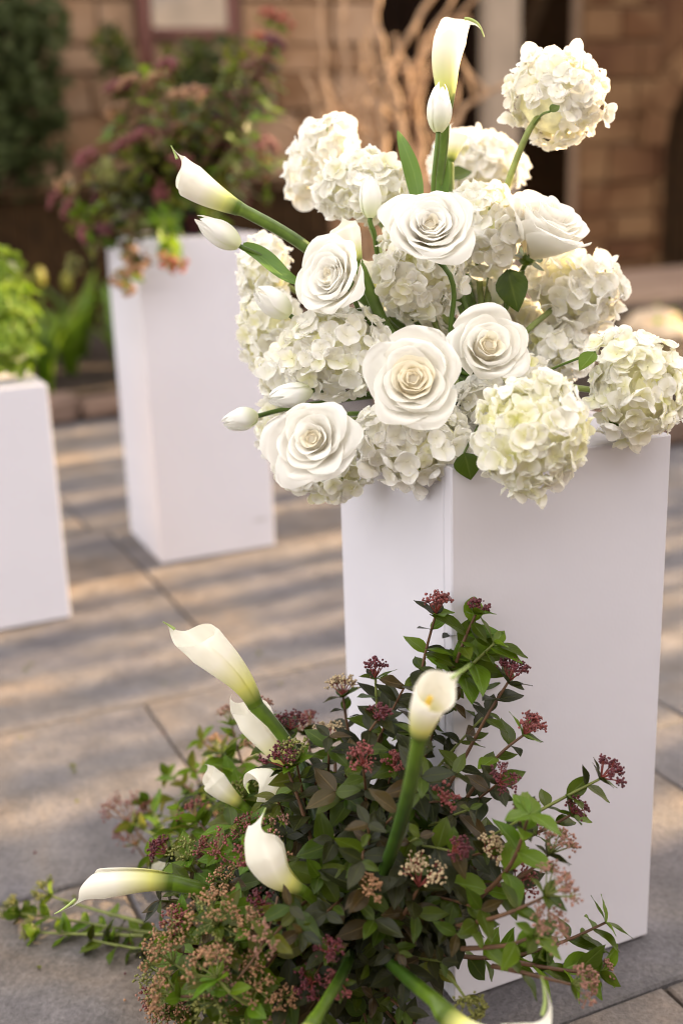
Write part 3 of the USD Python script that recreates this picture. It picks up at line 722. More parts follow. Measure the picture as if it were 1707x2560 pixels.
rose(31, 988, 512, 100, 1.375, (-0.05, 0.34, 0.94), 'white rose at the top of the bouquet with a wide ruffled cup', n=32, bowl=0.75, heart=0.12, stem=[(1035, 770, 1.46), (1042, 690, 1.44), (1026, 620, 1.42)], flare=0.40)
rose(32, 1256, 518, 106, 1.47, (0.38, 0.72, 0.60), 'white rose seen side on at upper right', n=25, bowl=0.0, heart=0.1, tall=1.0, stem=[(1165, 700, 1.50), (1200, 625, 1.49)], flare=0.5)
rose(33, 752, 632, 96, 1.40, (-0.60, 0.20, 0.78), 'white rose facing left at the left of the bouquet', n=28, bowl=0.7, heart=0.12, stem=[(870, 760, 1.46), (815, 680, 1.45)], flare=0.4)
rose(34, 948, 870, 110, 1.325, (-0.05, 0.12, 1), 'white rose with a peach spiral heart in the middle of the bouquet', n=25, bowl=0.1, heart=0.5, flare=0.75, square=0.05)
rose(35, 1122, 792, 93, 1.375, (0.15, 0.22, 0.95), 'white rose with a folded closed heart, right of the peach-hearted rose', n=20, bowl=0.25, heart=0.30, flare=0.35, ruffle=1.3)
rose(36, 716, 1006, 100, 1.325, (-0.22, 0.16, 0.95), 'white rose with a big folded petal at lower left of the bouquet', n=24, bowl=0.5, heart=0.22, stem=[(830, 950, 1.42), (775, 972, 1.37)], flare=0.6, square=0.05, ruffle=1.6, fold=True)

calla([HUB, (1008, 480, 1.50), (1016, 330, 1.47), (1018, 262, 1.455)], [(1019, 250, 1.452), (1022, 195, 1.45), (1022, 140, 1.45), (1036, 75, 1.455), (1064, 32, 1.46), (1098, 42, 1.46), (1113, 82, 1.46)],
      'tallest calla lily, upright with its tail curling right', front=(-0.35, 0.1, 0.95), R=0.0205, r0=0.0105, lmin=0.62, flare=0.10, tail=0.2)
calla([HUB, (830, 680, 1.50), (700, 565, 1.47), (560, 483, 1.43)], [(548, 478, 1.425), (510, 458, 1.42), (460, 428, 1.415), (412, 388, 1.41), (394, 362, 1.41), (390, 333, 1.41)],
      'calla lily pointing out to the upper left on a long thick stem', front=(-0.5, -0.8, 0.35), R=0.0185, r0=0.009, lmin=0.60, tail=0.13)
calla([HUB, (905, 778, 1.46), (862, 700, 1.455), (828, 618, 1.45)], [(824, 606, 1.45), (810, 575, 1.45), (795, 540, 1.45), (784, 510, 1.45), (780, 494, 1.45)],
      'small calla lily behind the left-facing rose', front=(-0.5, 0.4, 0.7), R=0.0185, r0=0.006, lmin=0.62, tail=0.03, flare=0.4)
calla([HUB, (1035, 480, 1.56), (1030, 380, 1.56)], [(1030, 372, 1.56), (1036, 335, 1.56), (1042, 300, 1.56), (1046, 280, 1.56)],
      'pale calla lily half hidden behind the upright tulip', front=(0.6, 0.4, 0.5), R=0.0165, r0=0.007, lmin=0.62, tail=0.04)
calla([HUB, (885, 740, 1.50), (858, 690, 1.51)], [(854, 682, 1.51), (844, 650, 1.51), (834, 610, 1.515), (826, 575, 1.515)],
      'calla lily glowing in the sun behind the left-facing rose', front=(0.2, 0.3, 0.9), R=0.019, r0=0.008, lmin=0.6, tail=0.05)

tulip(51, (1006, 303, 1.43), (1012, 190, 1.42), 0.0148, 'upright white tulip in front of the tallest calla stem', stem=[(998, 480, 1.46), (999, 380, 1.44)])
tulip(52, (549, 563, 1.44), (452, 503, 1.42), 0.0152, 'white tulip pointing left below the long calla lily', stem=[(760, 690, 1.49), (660, 630, 1.47), (585, 580, 1.45)],
      leaf=([(556, 566, 1.445), (600, 590, 1.45), (650, 632, 1.445), (705, 655, 1.46)], 0.0135, (0.3, 0.5, 0.8)))
tulip(53, (664, 722, 1.45), (586, 664, 1.43), 0.0165, 'white tulip lying against the left hydrangea', stem=[(760, 770, 1.48), (690, 732, 1.46)])
tulip(54, (850, 500, 1.47), (851, 398, 1.46), 0.0135, 'white tulip bud standing before a hydrangea, left of the topmost rose', stem=[(868, 590, 1.49), (858, 530, 1.475)])
tulip(55, (590, 955, 1.48), (510, 972, 1.46), 0.0140, 'white tulip sticking out furthest left near the pedestal rim', stem=[(700, 930, 1.50), (625, 946, 1.49)])
tulip(56, (712, 898, 1.44), (618, 916, 1.40), 0.0145, 'white tulip lying just above the folded rose', stem=[(780, 900, 1.48)])
tulip(57, (1142, 700, 1.53), (1136, 622, 1.52), 0.0135, 'white tulip in the gap beside the dark veined leaf', stem=[(1140, 760, 1.54)])


def single_leaf(seed, x, y, dep, d, nrm, L, m, label, wr=0.40, stem_to=None,  fold=0.25, curl=0.3):
    rng = np.random.default_rng(seed); p = V(x, y, dep)
    t = thing('leaf_sprig', label, 'leaf', p)
    part('leaf', leaf_mesh(rng, p, vd(*d), vd(*nrm), L, wr, fold, curl), m, t)
    to = HUB if stem_to is None else V(*stem_to)
    part('stem', tube(curve([p, (p + to) / 2 + np.array([0, 0, 0.004]), to], 8), 0.0016, 5), 'stem_green', t)


single_leaf(61, 1166, 618, 1.485, (0.22, -1, 0.1), (-0.2, 0.15, 0.95), 0.056, 'leaf_mid', 'dark green veined leaf hanging behind the stem of the side-on rose', 0.36)
single_leaf(62, 1366, 808, 1.36, (-0.75, -0.75, 0.2), (-0.3, 0.5, 0.7), 0.029, 'leaf_light', 'small bright green leaf on the right-hand greenish hydrangea')
single_leaf(63, 1066, 1040, 1.345, (0.25, -1, 0.15), (0, 0.1, 1), 0.032, 'leaf_mid', 'green leaf pressed between two hydrangeas at the pedestal rim', 0.5)
single_leaf(64, 1032, 408, 1.66, (0.9, 0.45, 0.1), (-0.2, 0.5, 0.8), 0.034, 'leaf_mid', 'blue-green leaf right of the tulip stems', 0.42)
single_leaf(65, 1398, 935, 1.42, (0.15, -1, 0.2), (-0.3, 0.1, 0.9), 0.032, 'leaf_mid', 'green leaf beneath the right-hand hydrangea', 0.4)
single_leaf(66, 1262, 255, 1.445, (0.7, 0.6, 0.1), (0, 0.3, 1), 0.017, 'leaf_mid', 'tiny leaf at the back of the highest hydrangea', 0.35, (1226, 285, 1.50))
bl = thing('tulip_leaf_sprig', 'long grassy leaf blade rising left of the tulip stems', 'leaf', V(955, 430, 1.50))
blade(([(962, 470, 1.50), (952, 405, 1.50), (932, 345, 1.50), (912, 298, 1.51)], 0.0115, (-0.5, 0.1, 0.85)), bl)
part('stem', tube(curve([HUB, V(970, 560, 1.52), V(962, 462, 1.50)], 8), 0.003, 6), 'stem_green', bl)
bl = thing('tulip_leaf_sprig', 'broad upright leaf sheathing the stem of the upright tulip', 'leaf', V(1020, 430, 1.49))
blade(([(1012, 520, 1.49), (1014, 430, 1.485), (1014, 350, 1.48), (1013, 285, 1.48)], 0.0085, (0.2, 0.0, 1)), bl)
# ------------------------------------------------------------------ the low arrangement of viburnum and callas at the foot of the nearest pedestal
ROOT = np.array([-0.045, 1.36, 0.02])
GV = 'viburnum twigs in the low arrangement'


def mound(x, y):
    return 1.44 + 0.0017 * max(0, 800 - x) * np.clip((2120 - y) / 380, 0, 1) - 0.20 * math.sqrt(max(0, 1 - ((x - 790) / 520) ** 2 - ((y - 2020) / 520) ** 2)) - 0.00012 * max(0, x - 1000)


def to_root(x, y, dep, rng, frac=0.62):
    tip = V(x, y, dep); d = tip - ROOT
    st = tip - d * frac + rng.normal(0, 0.012, 3); st[2] = max(st[2], 0.01)
    tip[2] = max(tip[2], 0.012)
    mid = (st + tip) / 2 + np.array([0, 0, 0.018]) + rng.normal(0, 0.012, 3)
    return [st, mid, tip]


hero = [  # points on the print with depth, label, leaves, leaf length, leaf kinds, bud kind, bud size
    ([(925, 1900, 1.42), (950, 1680, 1.40), (972, 1520, 1.385), (1000, 1412, 1.372)], 'tall viburnum twig with a wine red bud head left of the pedestal edge', 16, 0.036, ('leaf_mid', 'leaf_light', 'leaf_dark'), 'rose', 0.032),
    ([(985, 1640, 1.40), (1040, 1540, 1.385), (1066, 1470, 1.375), (1092, 1412, 1.37)], 'topmost viburnum twig with bright green leaves before the pedestal edge', 14, 0.044, ('leaf_light', 'leaf_mid'), 'wine', 0.022),
    ([(1030, 1580, 1.39), (1090, 1520, 1.375), (1135, 1478, 1.365)], 'bright leafy twig leaning right near the top of the low arrangement', 14, 0.046, ('leaf_light', 'leaf_mid'), None, 0),
    ([(930, 1950, 1.41), (1050, 1770, 1.39), (1115, 1650, 1.375), (1166, 1568, 1.365)], 'viburnum twig with dark red buds at the right of the blurred calla', 12, 0.036, ('leaf_dark', 'leaf_dark', 'leaf_mid'), 'wine', 0.036),
    ([(960, 2000, 1.40), (1080, 1820, 1.38), (1150, 1730, 1.365), (1200, 1690, 1.36)], 'viburnum twig with rosy buds and light leaves before the right face of the pedestal', 12, 0.036, ('leaf_mid', 'leaf_dark', 'leaf_light'), 'rose', 0.034),
    ([(1000, 2020, 1.37), (1150, 1915, 1.35), (1280, 1840, 1.34), (1376, 1790, 1.335)], 'viburnum twig reaching furthest right with a wine red bud head', 14, 0.036, ('leaf_mid', 'leaf_dark'), 'wine', 0.034),
    ([(1050, 2020, 1.36), (1180, 1940, 1.345), (1260, 1900, 1.34), (1310, 1872, 1.335)], 'viburnum twig with red buds just below the furthest right one', 8, 0.034, ('leaf_mid', 'leaf_light'), 'wine', 0.026),
    ([(1080, 2080, 1.30), (1170, 1990, 1.25), (1200, 1920, 1.225), (1215, 1870, 1.215)], 'bright green leafy twig out of focus near the pedestal face', 8, 0.048, ('leaf_light',), None, 0),
    ([(1000, 2190, 1.36), (1150, 2200, 1.37), (1290, 2165, 1.38), (1390, 2120, 1.385)], 'leafy twig at lower right reaching past the pedestal corner', 18, 0.044, ('leaf_mid', 'leaf_light'), None, 0),
    ([(1180, 2210, 1.34), (1300, 2230, 1.35), (1375, 2235, 1.36)], 'drooping green twig at lower right above the paving', 10, 0.044, ('leaf_mid', 'leaf_light'), 'dusty', 0.022),
    ([(1040, 2130, 1.27), (1160, 2100, 1.22), (1250, 2060, 1.20)], 'pinkish viburnum head out of focus at lower right', 4, 0.036, ('leaf_mid',), 'dusty', 0.044),
    ([(1060, 2180, 1.26), (1170, 2170, 1.22), (1225, 2150, 1.20)], 'blurred pink and green viburnum head below the other blurred one', 5, 0.040, ('leaf_mid', 'leaf_light'), 'dusty', 0.046),
    ([(1100, 2050, 1.30), (1200, 2010, 1.27), (1258, 1965, 1.26)], 'loose pink viburnum head before the right pedestal face', 3, 0.032, ('leaf_dark',), 'dusty', 0.042),
    ([(1130, 2220, 1.27), (1220, 2240, 1.24), (1310, 2262, 1.23)], 'blurred olive and pink viburnum head lowest at right', 3, 0.030, ('leaf_mid',), 'dusty', 0.034),
    ([(455, 2150, 1.64), (320, 2142, 1.69), (170, 2128, 1.72), (50, 2110, 1.74)], 'long leafy twig trailing over the paving to the far left', 18, 0.042, ('leaf_mid', 'leaf_dark', 'leaf_light'), 'green', 0.036),
    ([(430, 2190, 1.62), (300, 2196, 1.66), (215, 2185, 1.68)], 'dark twig lying on the paving below the far left one', 10, 0.042, ('leaf_dark', 'leaf_mid'), None, 0),
    ([(330, 2120, 1.68), (200, 2085, 1.71), (120, 2060, 1.73)], 'yellow-green viburnum head at the far left above the paving', 5, 0.034, ('leaf_light', 'leaf_mid'), 'green', 0.036),
    ([(330, 2150, 1.67), (200, 2160, 1.69), (95, 2172, 1.70)], 'pale green viburnum head lying on the paving at far left', 4, 0.040, ('leaf_light',), 'green', 0.032),
    ([(880, 1800, 1.44), (870, 1680, 1.43), (862, 1560, 1.42)], 'viburnum twig with wine buds standing against the left pedestal face', 8, 0.032, ('leaf_mid', 'leaf_dark'), 'wine', 0.030),
    ([(830, 1800, 1.50), (800, 1680, 1.50), (788, 1602, 1.50)], 'viburnum twig with cream buds left of the pedestal', 8, 0.034, ('leaf_dark', 'leaf_mid'), 'cream', 0.034),
    ([(960, 2215, 1.32), (1030, 2245, 1.28), (1066, 2290, 1.26)], 'olive bud head on a red stalk at the foot of the pedestal corner', 2, 0.026, ('leaf_olive',), 'green', 0.034),
    ([(720, 1950, 1.36), (690, 1850, 1.36), (660, 1768, 1.36)], 'dense wine red bud head below the second large calla', 8, 0.042, ('leaf_dark',), 'wine', 0.040),
    ([(520, 2020, 1.50), (450, 1980, 1.50), (392, 1962, 1.50)], 'wine red bud head at left above the horizontal calla', 6, 0.036, ('leaf_dark', 'leaf_mid'), 'wine', 0.034),
    ([(640, 2120, 1.30), (620, 2090, 1.28), (606, 2082, 1.27)], 'small cherry red bud head in the middle of the dark leaves', 2, 0.026, ('leaf_mid',), 'wine', 0.024),
    ([(430, 2010, 1.80), (350, 1950, 1.84), (296, 1890, 1.86)], 'feathery pink bud head out of focus at left', 3, 0.03, ('leaf_mid',), 'pink', 0.060),
    ([(420, 2040, 1.80), (350, 1990, 1.84), (315, 1945, 1.85)], 'lower feathery pink bud head out of focus at left', 3, 0.03, ('leaf_olive',), 'pink', 0.055),
    ([(900, 2140, 1.28), (940, 2080, 1.26), (960, 2040, 1.25)], 'cream bud head on red stalks in front of the thick calla stem', 4, 0.034, ('leaf_dark',), 'cream', 0.044),
    ([(580, 2230, 1.30), (520, 2170, 1.27), (500, 2130, 1.26)], 'broad tan bud head under the horizontal calla', 5, 0.036, ('leaf_mid', 'leaf_olive'), 'tan', 0.052),
    ([(540, 2260, 1.30), (450, 2240, 1.28), (400, 2215, 1.28)], 'tan and red bud head at the lower left edge of the arrangement', 3, 0.032, ('leaf_olive',), 'tan', 0.046),
    ([(560, 2300, 1.27), (460, 2290, 1.25), (415, 2290, 1.25)], 'tan bud head just under the lower left one', 3, 0.032, ('leaf_mid', 'leaf_light'), 'tan', 0.042),
    ([(600, 2320, 1.24), (540, 2290, 1.22), (500, 2250, 1.22)], 'greenish tan bud head near the bottom edge', 5, 0.038, ('leaf_light',), 'tan', 0.044),
    ([(760, 1830, 1.46), (770, 1760, 1.47), (760, 1712, 1.48)], 'cream and pink bud head left of the tall dark twig', 5, 0.032, ('leaf_mid',), 'cream', 0.036),
    ([(730, 1800, 1.56), (715, 1740, 1.58), (705, 1690, 1.60)], 'soft pink bud head behind the second large calla', 4, 0.032, ('leaf_dark',), 'pink', 0.040),
]
for i, (pts, lab, nl, L, lm, bud, bs) in enumerate(hero):
    P = [V(*q) for q in pts]
    for q in P: q[2] = max(q[2], 0.014)
    branch(300 + i, P, lab, None, nl, L, lm, bud, bs, span=0.85, sr=0.0020, tipleaves=4 if L > 0.031 else 2, n=150 if bs > 0.03 else 90)

poly = [(300, 1880), (360, 1810), (440, 1735), (520, 1660), (620, 1640), (740, 1640), (860, 1600), (960, 1480), (1060, 1440), (1160, 1520), (1140, 1640), (1170, 1740), (1200, 1830), (1210, 1930), (1190, 2010), (1170, 2080), (1160, 2170), (1060, 2240), (1000, 2330), (960, 2400), (390, 2400), (355, 2240), (370, 2150), (320, 2010)]
from shapely.geometry import Polygon, Point
PG = Polygon(poly); rng = np.random.default_rng(11); pts = []
while len(pts) < 128:
    for _ in range(400):
        q = np.array([rng.uniform(280, 1300), rng.uniform(1420, 2400)])
        gap = 66 if q[1] > 1750 and q[0] < 1050 else 88
        if PG.contains(Point(*q)) and all(np.hypot(*(q - p)) > gap for p in pts): break
    else: break
    pts.append(q)
for i, (x, y) in enumerate(pts):
    dep = mound(x, y) + rng.normal(0, 0.02)
    left = x < 640 and y < 2000
    low = y > 2120 and x < 640
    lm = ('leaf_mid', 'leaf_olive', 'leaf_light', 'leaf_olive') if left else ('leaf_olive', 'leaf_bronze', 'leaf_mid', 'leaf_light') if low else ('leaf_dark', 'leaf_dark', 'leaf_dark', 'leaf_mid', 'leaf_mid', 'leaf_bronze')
    kind = None
    if rng.random() < (0.6 if left else 0.75 if low else 0.40):
        kind = rng.choice(['pink', 'rose', 'green', 'tan'] if left else ['tan', 'tan', 'green', 'tan', 'rose'] if low else ['wine', 'rose', 'rose', 'cream', 'wine', 'tan'])
    lab = ('olive and green viburnum twig filling the sunlit left side of the low arrangement' if left else 'green viburnum twig with tan heads filling the lower left of the low arrangement' if low else 'dark viburnum twig filling the middle of the low arrangement')
    grp = GV + (' on the left side' if left else ' at the lower left' if low else ' in the middle')
    word = {'wine': 'wine red buds', 'rose': 'rosy buds', 'pink': 'pink buds', 'tan': 'tan buds', 'green': 'green buds', 'cream': 'cream buds', None: 'no buds'}[kind and str(kind)]
    side = '' if left or low else (' right' if x > 950 else ' left' if x < 720 else ' centre')
    lab = (f'leafy olive viburnum twig with {word} on the left side of the low arrangement' if left else f'green viburnum twig with {word} at the lower left of the low arrangement' if low else f'dark viburnum twig with {word} at the{side} middle of the low arrangement'.replace('the centre middle', 'the very middle')); grp = grp + side + ', ' + word
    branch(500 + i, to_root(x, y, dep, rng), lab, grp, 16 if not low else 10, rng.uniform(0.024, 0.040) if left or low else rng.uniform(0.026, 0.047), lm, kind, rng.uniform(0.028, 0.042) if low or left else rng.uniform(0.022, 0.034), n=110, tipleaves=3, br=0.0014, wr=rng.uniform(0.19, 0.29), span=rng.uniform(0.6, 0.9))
PL = Polygon([(430, 1730), (510, 1650), (640, 1650), (700, 1760), (640, 1960), (480, 2010), (330, 1980), (300, 1890), (360, 1810)]); q_ = []
for i in range(1500):
    q = rng.uniform((290, 1640), (700, 2010))
    if PL.contains(Point(*q)) and all(np.hypot(*(q - p)) > 50 for p in q_): q_.append(q)
for i, (x, y) in enumerate(q_):
    branch(800 + i, to_root(x, y, mound(x, y) - rng.uniform(0.02, 0.12), rng, 0.5), 'leafy light green viburnum twig at the upper left of the low arrangement', GV + ' at the upper left', 12, rng.uniform(0.034, 0.048), ('leaf_mid', 'leaf_light', 'leaf_olive', 'leaf_light'), rng.choice(['pink', 'dusty', 'green']) if rng.random() < 0.3 else None, 0.036, n=80, tipleaves=4, wr=rng.uniform(0.2, 0.28), span=0.8)
for i in range(15):                                             # feathery olive and tan heads crowding the lower left
    x, y = rng.uniform(365, 640), rng.uniform(2090, 2380)
    branch(1300 + i, to_root(x, y, mound(x, y) - rng.uniform(0.0, 0.07), rng, 0.4), 'feathery olive and tan bud head crowding the lower left of the low arrangement', GV + ' with olive and tan heads', 12, 0.036, ('leaf_olive', 'leaf_light', 'leaf_mid'), rng.choice(['tan', 'green', 'dusty', 'green']), rng.uniform(0.026, 0.05), n=70, br=0.0014, tipleaves=2, wr=0.24)
for i in range(46):                                             # deeper twigs that close the mass from behind
    x, y = pts[rng.integers(len(pts))] + rng.normal(0, 25, 2)
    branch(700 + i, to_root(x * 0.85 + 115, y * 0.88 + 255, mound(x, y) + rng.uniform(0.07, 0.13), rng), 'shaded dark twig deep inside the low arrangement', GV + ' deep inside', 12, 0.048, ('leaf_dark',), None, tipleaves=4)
tw = thing('bare_twig', 'thin bare brown twig hanging over the tan bud heads', 'twig', V(600, 2170, 1.24))
part('stem', tube(curve([V(637, 2060, 1.25), V(628, 2100, 1.24), V(590, 2190, 1.235), V(545, 2250, 1.23)], 12), 0.0013, 5), 'stem_wood', tw)
R0_ = ROOT + np.array([0.03, 0, 0.03])
calla([R0_, (760, 2000, 1.38), (690, 1760, 1.42), (625, 1660, 1.425)], [(588, 1622, 1.425), (560, 1575, 1.425), (515, 1525, 1.425), (462, 1480, 1.425), (420, 1450, 1.425), (395, 1430, 1.425), (374, 1426, 1.425)],
      'largest calla lily of the low arrangement, mouth open to the upper left', front=(0.35, 0.75, 0.6), R=0.0235, r0=0.0095, lmin=0.58, sr=(0.0065, 0.0075), m='petal_calla_low', flare=0.2, tail=0.10)
calla([R0_, (740, 1950, 1.40), (680, 1800, 1.46)], [(662, 1775, 1.465), (635, 1725, 1.465), (600, 1675, 1.465), (565, 1630, 1.465), (545, 1605, 1.465), (535, 1592, 1.465)],
      'calla lily just under the largest one, partly behind its stem', front=(0.45, 0.75, 0.5), R=0.022, r0=0.009, lmin=0.62, m='petal_calla_low', tail=0.05)
calla([R0_, (720, 1990, 1.42), (640, 1920, 1.48), (585, 1875, 1.50)], [(556, 1850, 1.50), (533, 1832, 1.50), (505, 1808, 1.50), (485, 1785, 1.50), (472, 1768, 1.50), (466, 1757, 1.50)],
      'small narrow calla lily at left on a thin stem', front=(-0.5, -0.3, 0.7), R=0.0145, r0=0.006, lmin=0.66, sr=(0.004, 0.005), m='petal_calla_low', tail=0.05)
calla([R0_, (740, 1950, 1.40), (700, 1870, 1.42)], [(672, 1845, 1.425), (645, 1822, 1.425), (615, 1805, 1.425), (590, 1797, 1.425), (578, 1806, 1.425), (575, 1824, 1.425)],
      'calla lily mostly hidden by the dense wine red buds, its tip curled down', front=(-0.3, -0.6, 0.5), R=0.019, r0=0.008, lmin=0.6, m='petal_calla_low', tail=0.10)
calla([R0_, (760, 2100, 1.30)], [(696, 2046, 1.262), (668, 2032, 1.26), (635, 2008, 1.258), (610, 1965, 1.256), (600, 1925, 1.256), (606, 1890, 1.256), (612, 1855, 1.256)],
      'broad calla lily in the middle with its tail pointing straight up', front=(0.6, 0.2, -0.75), R=0.0215, r0=0.006, lmin=0.80, sr=(0.005, 0.006), m='petal_calla_low', flare=0.15)
calla([R0_, (680, 2140, 1.38), (560, 2085, 1.40), (450, 2040, 1.395)], [(395, 2028, 1.392), (350, 2024, 1.39), (290, 2026, 1.39), (225, 2034, 1.39), (185, 2046, 1.39), (152, 2072, 1.39), (124, 2098, 1.39)],
      'calla lily lying horizontally to the left over the paving', front=(0.0, 1.0, -0.35), R=0.0160, r0=0.0100, lmin=0.62, sr=(0.0065, 0.0085), m='petal_calla_low', flare=0.1)
calla([R0_, (560, 2060, 1.56), (440, 2030, 1.62)], [(425, 2025, 1.62), (400, 2010, 1.62), (378, 1990, 1.62), (360, 1972, 1.62), (350, 1962, 1.62)],
      'calla lily mostly hidden among leaves behind the horizontal one', front=(0.2, 0.7, 0.6), R=0.026, r0=0.008, lmin=0.6, m='petal_calla_low', tail=0.04)
calla([R0_ + np.array([0.04, 0, 0.02]), (830, 2120, 1.36), (890, 1980, 1.25), (942, 1800, 1.15), (960, 1710, 1.122)], [(963, 1692, 1.118), (968, 1664, 1.11), (976, 1632, 1.10), (990, 1600, 1.092), (1012, 1576, 1.085), (1042, 1554, 1.08), (1080, 1526, 1.08)],
      'calla lily nearest the camera, out of focus on a thick dark green stem', front=(-0.35, 0.35, 0.9), R=0.0180, r0=0.0090, lmin=0.56, sr=(0.0066, 0.0070), m='petal_calla_low', flare=0.35)
calla([R0_ + np.array([0.03, -0.02, 0.02]), (900, 2215, 1.27), (960, 2268, 1.20), (1000, 2300, 1.165)], [(1018, 2325, 1.155), (1062, 2366, 1.14), (1110, 2400, 1.12), (1170, 2410, 1.11), (1212, 2372, 1.105), (1236, 2310, 1.10), (1240, 2244, 1.10)],
      'calla lily cut by the bottom edge with its tail curling up', front=(-0.2, 0.8, 0.5), R=0.020, r0=0.0105, lmin=0.5, sr=(0.0058, 0.0075), m='petal_calla_low')
calla([R0_, (790, 2230, 1.24), (735, 2325, 1.17)], [(716, 2356, 1.15), (690, 2410, 1.13), (662, 2460, 1.11), (640, 2510, 1.10)],
      'calla stem running out of the bottom edge', front=(0, 0.7, 0.7), R=0.019, r0=0.008, sr=(0.0048, 0.006), m='petal_calla_low')
# fallen bits on the paving
rng = np.random.default_rng(5)
for i in range(44):
    x, y = rng.uniform(40, 700), rng.uniform(1480, 2340)
    d = V(x, y, 1.0) - EYE; p = EYE + d * (-(EYE_H - 0.002) / d[2])
    if rng.random() < 0.5:
        solo('fallen_bud', balls([p], [rng.uniform(0.0014, 0.0024)], ICO1), 'bud_wine' if rng.random() < 0.6 else 'bud_tan', 'tiny fallen bud on the grey paving left of the low arrangement', 'fallen bud', 'fallen buds on the paving')
    else:
        v, f, uv = leaf_mesh(rng, p, unit([rng.normal(), rng.normal(), 0.0]), [0, 0, 1], rng.uniform(0.005, 0.018), 0.4, 0.2, 0.1); v[:, 2] = np.maximum(v[:, 2], 0.001)
        solo('fallen_leaf', (v, f, uv), 'leaf_olive', 'tiny dry leaf scrap on the paving at left', 'fallen leaf', 'leaf scraps on the paving')
# ------------------------------------------------------------------ the arrangement on the tall pedestal behind
H2_ = np.array([*P2['m'], 0]) + np.array([math.cos(0.41) - math.sin(0.41), math.sin(0.41) + math.cos(0.41), 0]) * P2['w'] / 2 + np.array([0, 0, P2['h'] + 0.03])
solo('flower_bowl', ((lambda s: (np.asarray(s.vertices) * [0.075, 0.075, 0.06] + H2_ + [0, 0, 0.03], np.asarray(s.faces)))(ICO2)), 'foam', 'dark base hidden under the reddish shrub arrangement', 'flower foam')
tips = [(640, 70, 'coral'), (590, 115, 'coral'), (612, 60, 'coral'), (630, 130, None), (600, 170, 'rose'), (560, 130, None), (620, 250, 'none'), (632, 200, None), (575, 185, 'rose'), (352, 165, None), (305, 215, 'tan'), (282, 280, 'tan'), (352, 225, 'tan'), (405, 250, 'tan'), (455, 235, 'pink'), (520, 285, 'rose'), (492, 300, 'rose'), (560, 265, None), (605, 235, None),
        (405, 330, 'pink'), (340, 335, 'rose'), (355, 385, 'rose'), (300, 355, 'rose'), (262, 400, 'green'), (232, 425, None), (185, 485, 'rose'), (150, 470, 'rose'), (210, 500, None), (215, 560, None), (262, 535, 'wine'), (330, 480, None), (392, 450, 'rose'), (455, 425, 'green'), (520, 405, None),
        (585, 385, 'coral'), (645, 372, None), (602, 445, None), (540, 455, 'rose'), (292, 640, 'tan'), (382, 560, None), (396, 590, 'coral'), (312, 595, 'tan'), (192, 605, 'green'), (450, 330, None), (270, 470, None), (480, 480, None), (430, 510, None), (380, 500, 'tan'), (320, 420, None), (500, 350, 'wine')]
rng = np.random.default_rng(21)
named = {0: 'coral budded branch reaching highest at the right of the reddish arrangement', 9: 'bright green tip standing highest at the left of the reddish arrangement', 26: 'rosy budded branch stretching furthest left in the reddish arrangement', 38: 'tan budded branch drooping over the left face of the tall pedestal', 40: 'coral and yellow branch hanging down the front of the tall pedestal', 42: 'pale green tip hanging at the lower left of the reddish arrangement'}
extra = [(x + rng.uniform(-45, 45), y + rng.uniform(-35, 35), rng.choice(['rose', 'tan', 'wine', 'pink', 'none', 'none'])) for x, y, k_ in tips if 140 < x < 600 and y < 520]
for i, (x, y, kind) in enumerate(tips + extra):
    kind = None if kind == 'none' else 'far_rose' if kind in ('rose', 'pink') else kind
    dep = 3.17 + rng.uniform(-0.16, 0.18)
    if i in (38, 39, 40, 41): dep = 2.97
    tip = V(x, y, dep); mid = H2_ * 0.45 + tip * 0.55 + rng.normal(0, 0.02, 3) + np.array([0, 0, 0.05 if y > 480 else 0.02])
    lm = ('leaf_light',) if i in (9, 39, 40, 7) else ('leaf_light', 'leaf_mid', 'leaf_olive') if rng.random() < 0.4 else ('leaf_dark', 'leaf_bronze', 'leaf_olive')
    bw = {None: 'leaves only', 'far_rose': 'rosy buds', 'wine': 'wine red buds', 'tan': 'tan buds', 'green': 'green buds', 'coral': 'coral buds'}[kind and str(kind)]
    where = ('low' if y > 450 else 'high') + ' at ' + ('left' if x < 300 else 'right' if x > 480 else 'middle')
    branch(900 + i, [H2_ + rng.normal(0, 0.02, 3), mid, tip], named.get(i, f'branch with {bw} {where} of the arrangement on the tall pedestal'), None if i in named else f'tall pedestal branches with {bw} {where}', 14, 0.052, lm, kind, 0.058, span=0.75, sr=0.003, n=70, br=0.0048, tipleaves=4, far=True)

# ------------------------------------------------------------------ green flowers on the low pedestal at left
H3_ = np.array([*P3['m'], 0]) + np.array([math.cos(0.432) - math.sin(0.432), math.sin(0.432) + math.cos(0.432), 0]) * P3['w'] / 2 + np.array([0, 0, P3['h'] + 0.03])
GM = ('petal_green', 'petal_green', 'petal_lime')
for i, (x, y, rx, ry, dep, lab) in enumerate([(-8, 628, 56, 58, 2.86, 'upper green hydrangea cut by the left edge'), (20, 716, 54, 54, 2.80, 'sunlit green hydrangea in the middle of the left edge'), (2, 798, 62, 50, 2.74, 'lowest green hydrangea resting on the low pedestal'), (-70, 700, 80, 90, 2.84, 'green hydrangea just outside the left edge on the low pedestal')]):
    hydrangea(950 + i, x, y, rx, ry, dep, lab, (0.3, 0.4, 0.8), 0, 0.3, L=0.024, root=H3_, mats=GM, name='green_hydrangea')
for i, (x, y) in enumerate([(62, 668), (70, 740), (74, 800), (60, 835), (66, 700)]):
    rg = np.random.default_rng(970 + i); tip = V(x, y, 2.80)
    branch(970 + i, [H3_, (H3_ + tip) / 2 + [0, 0, 0.03], tip], 'yellow-green leafy sprig beside the green hydrangeas on the low pedestal', 'sprigs on the low pedestal', 8, 0.05, ('leaf_light',), None, name='leafy_sprig', far=True)

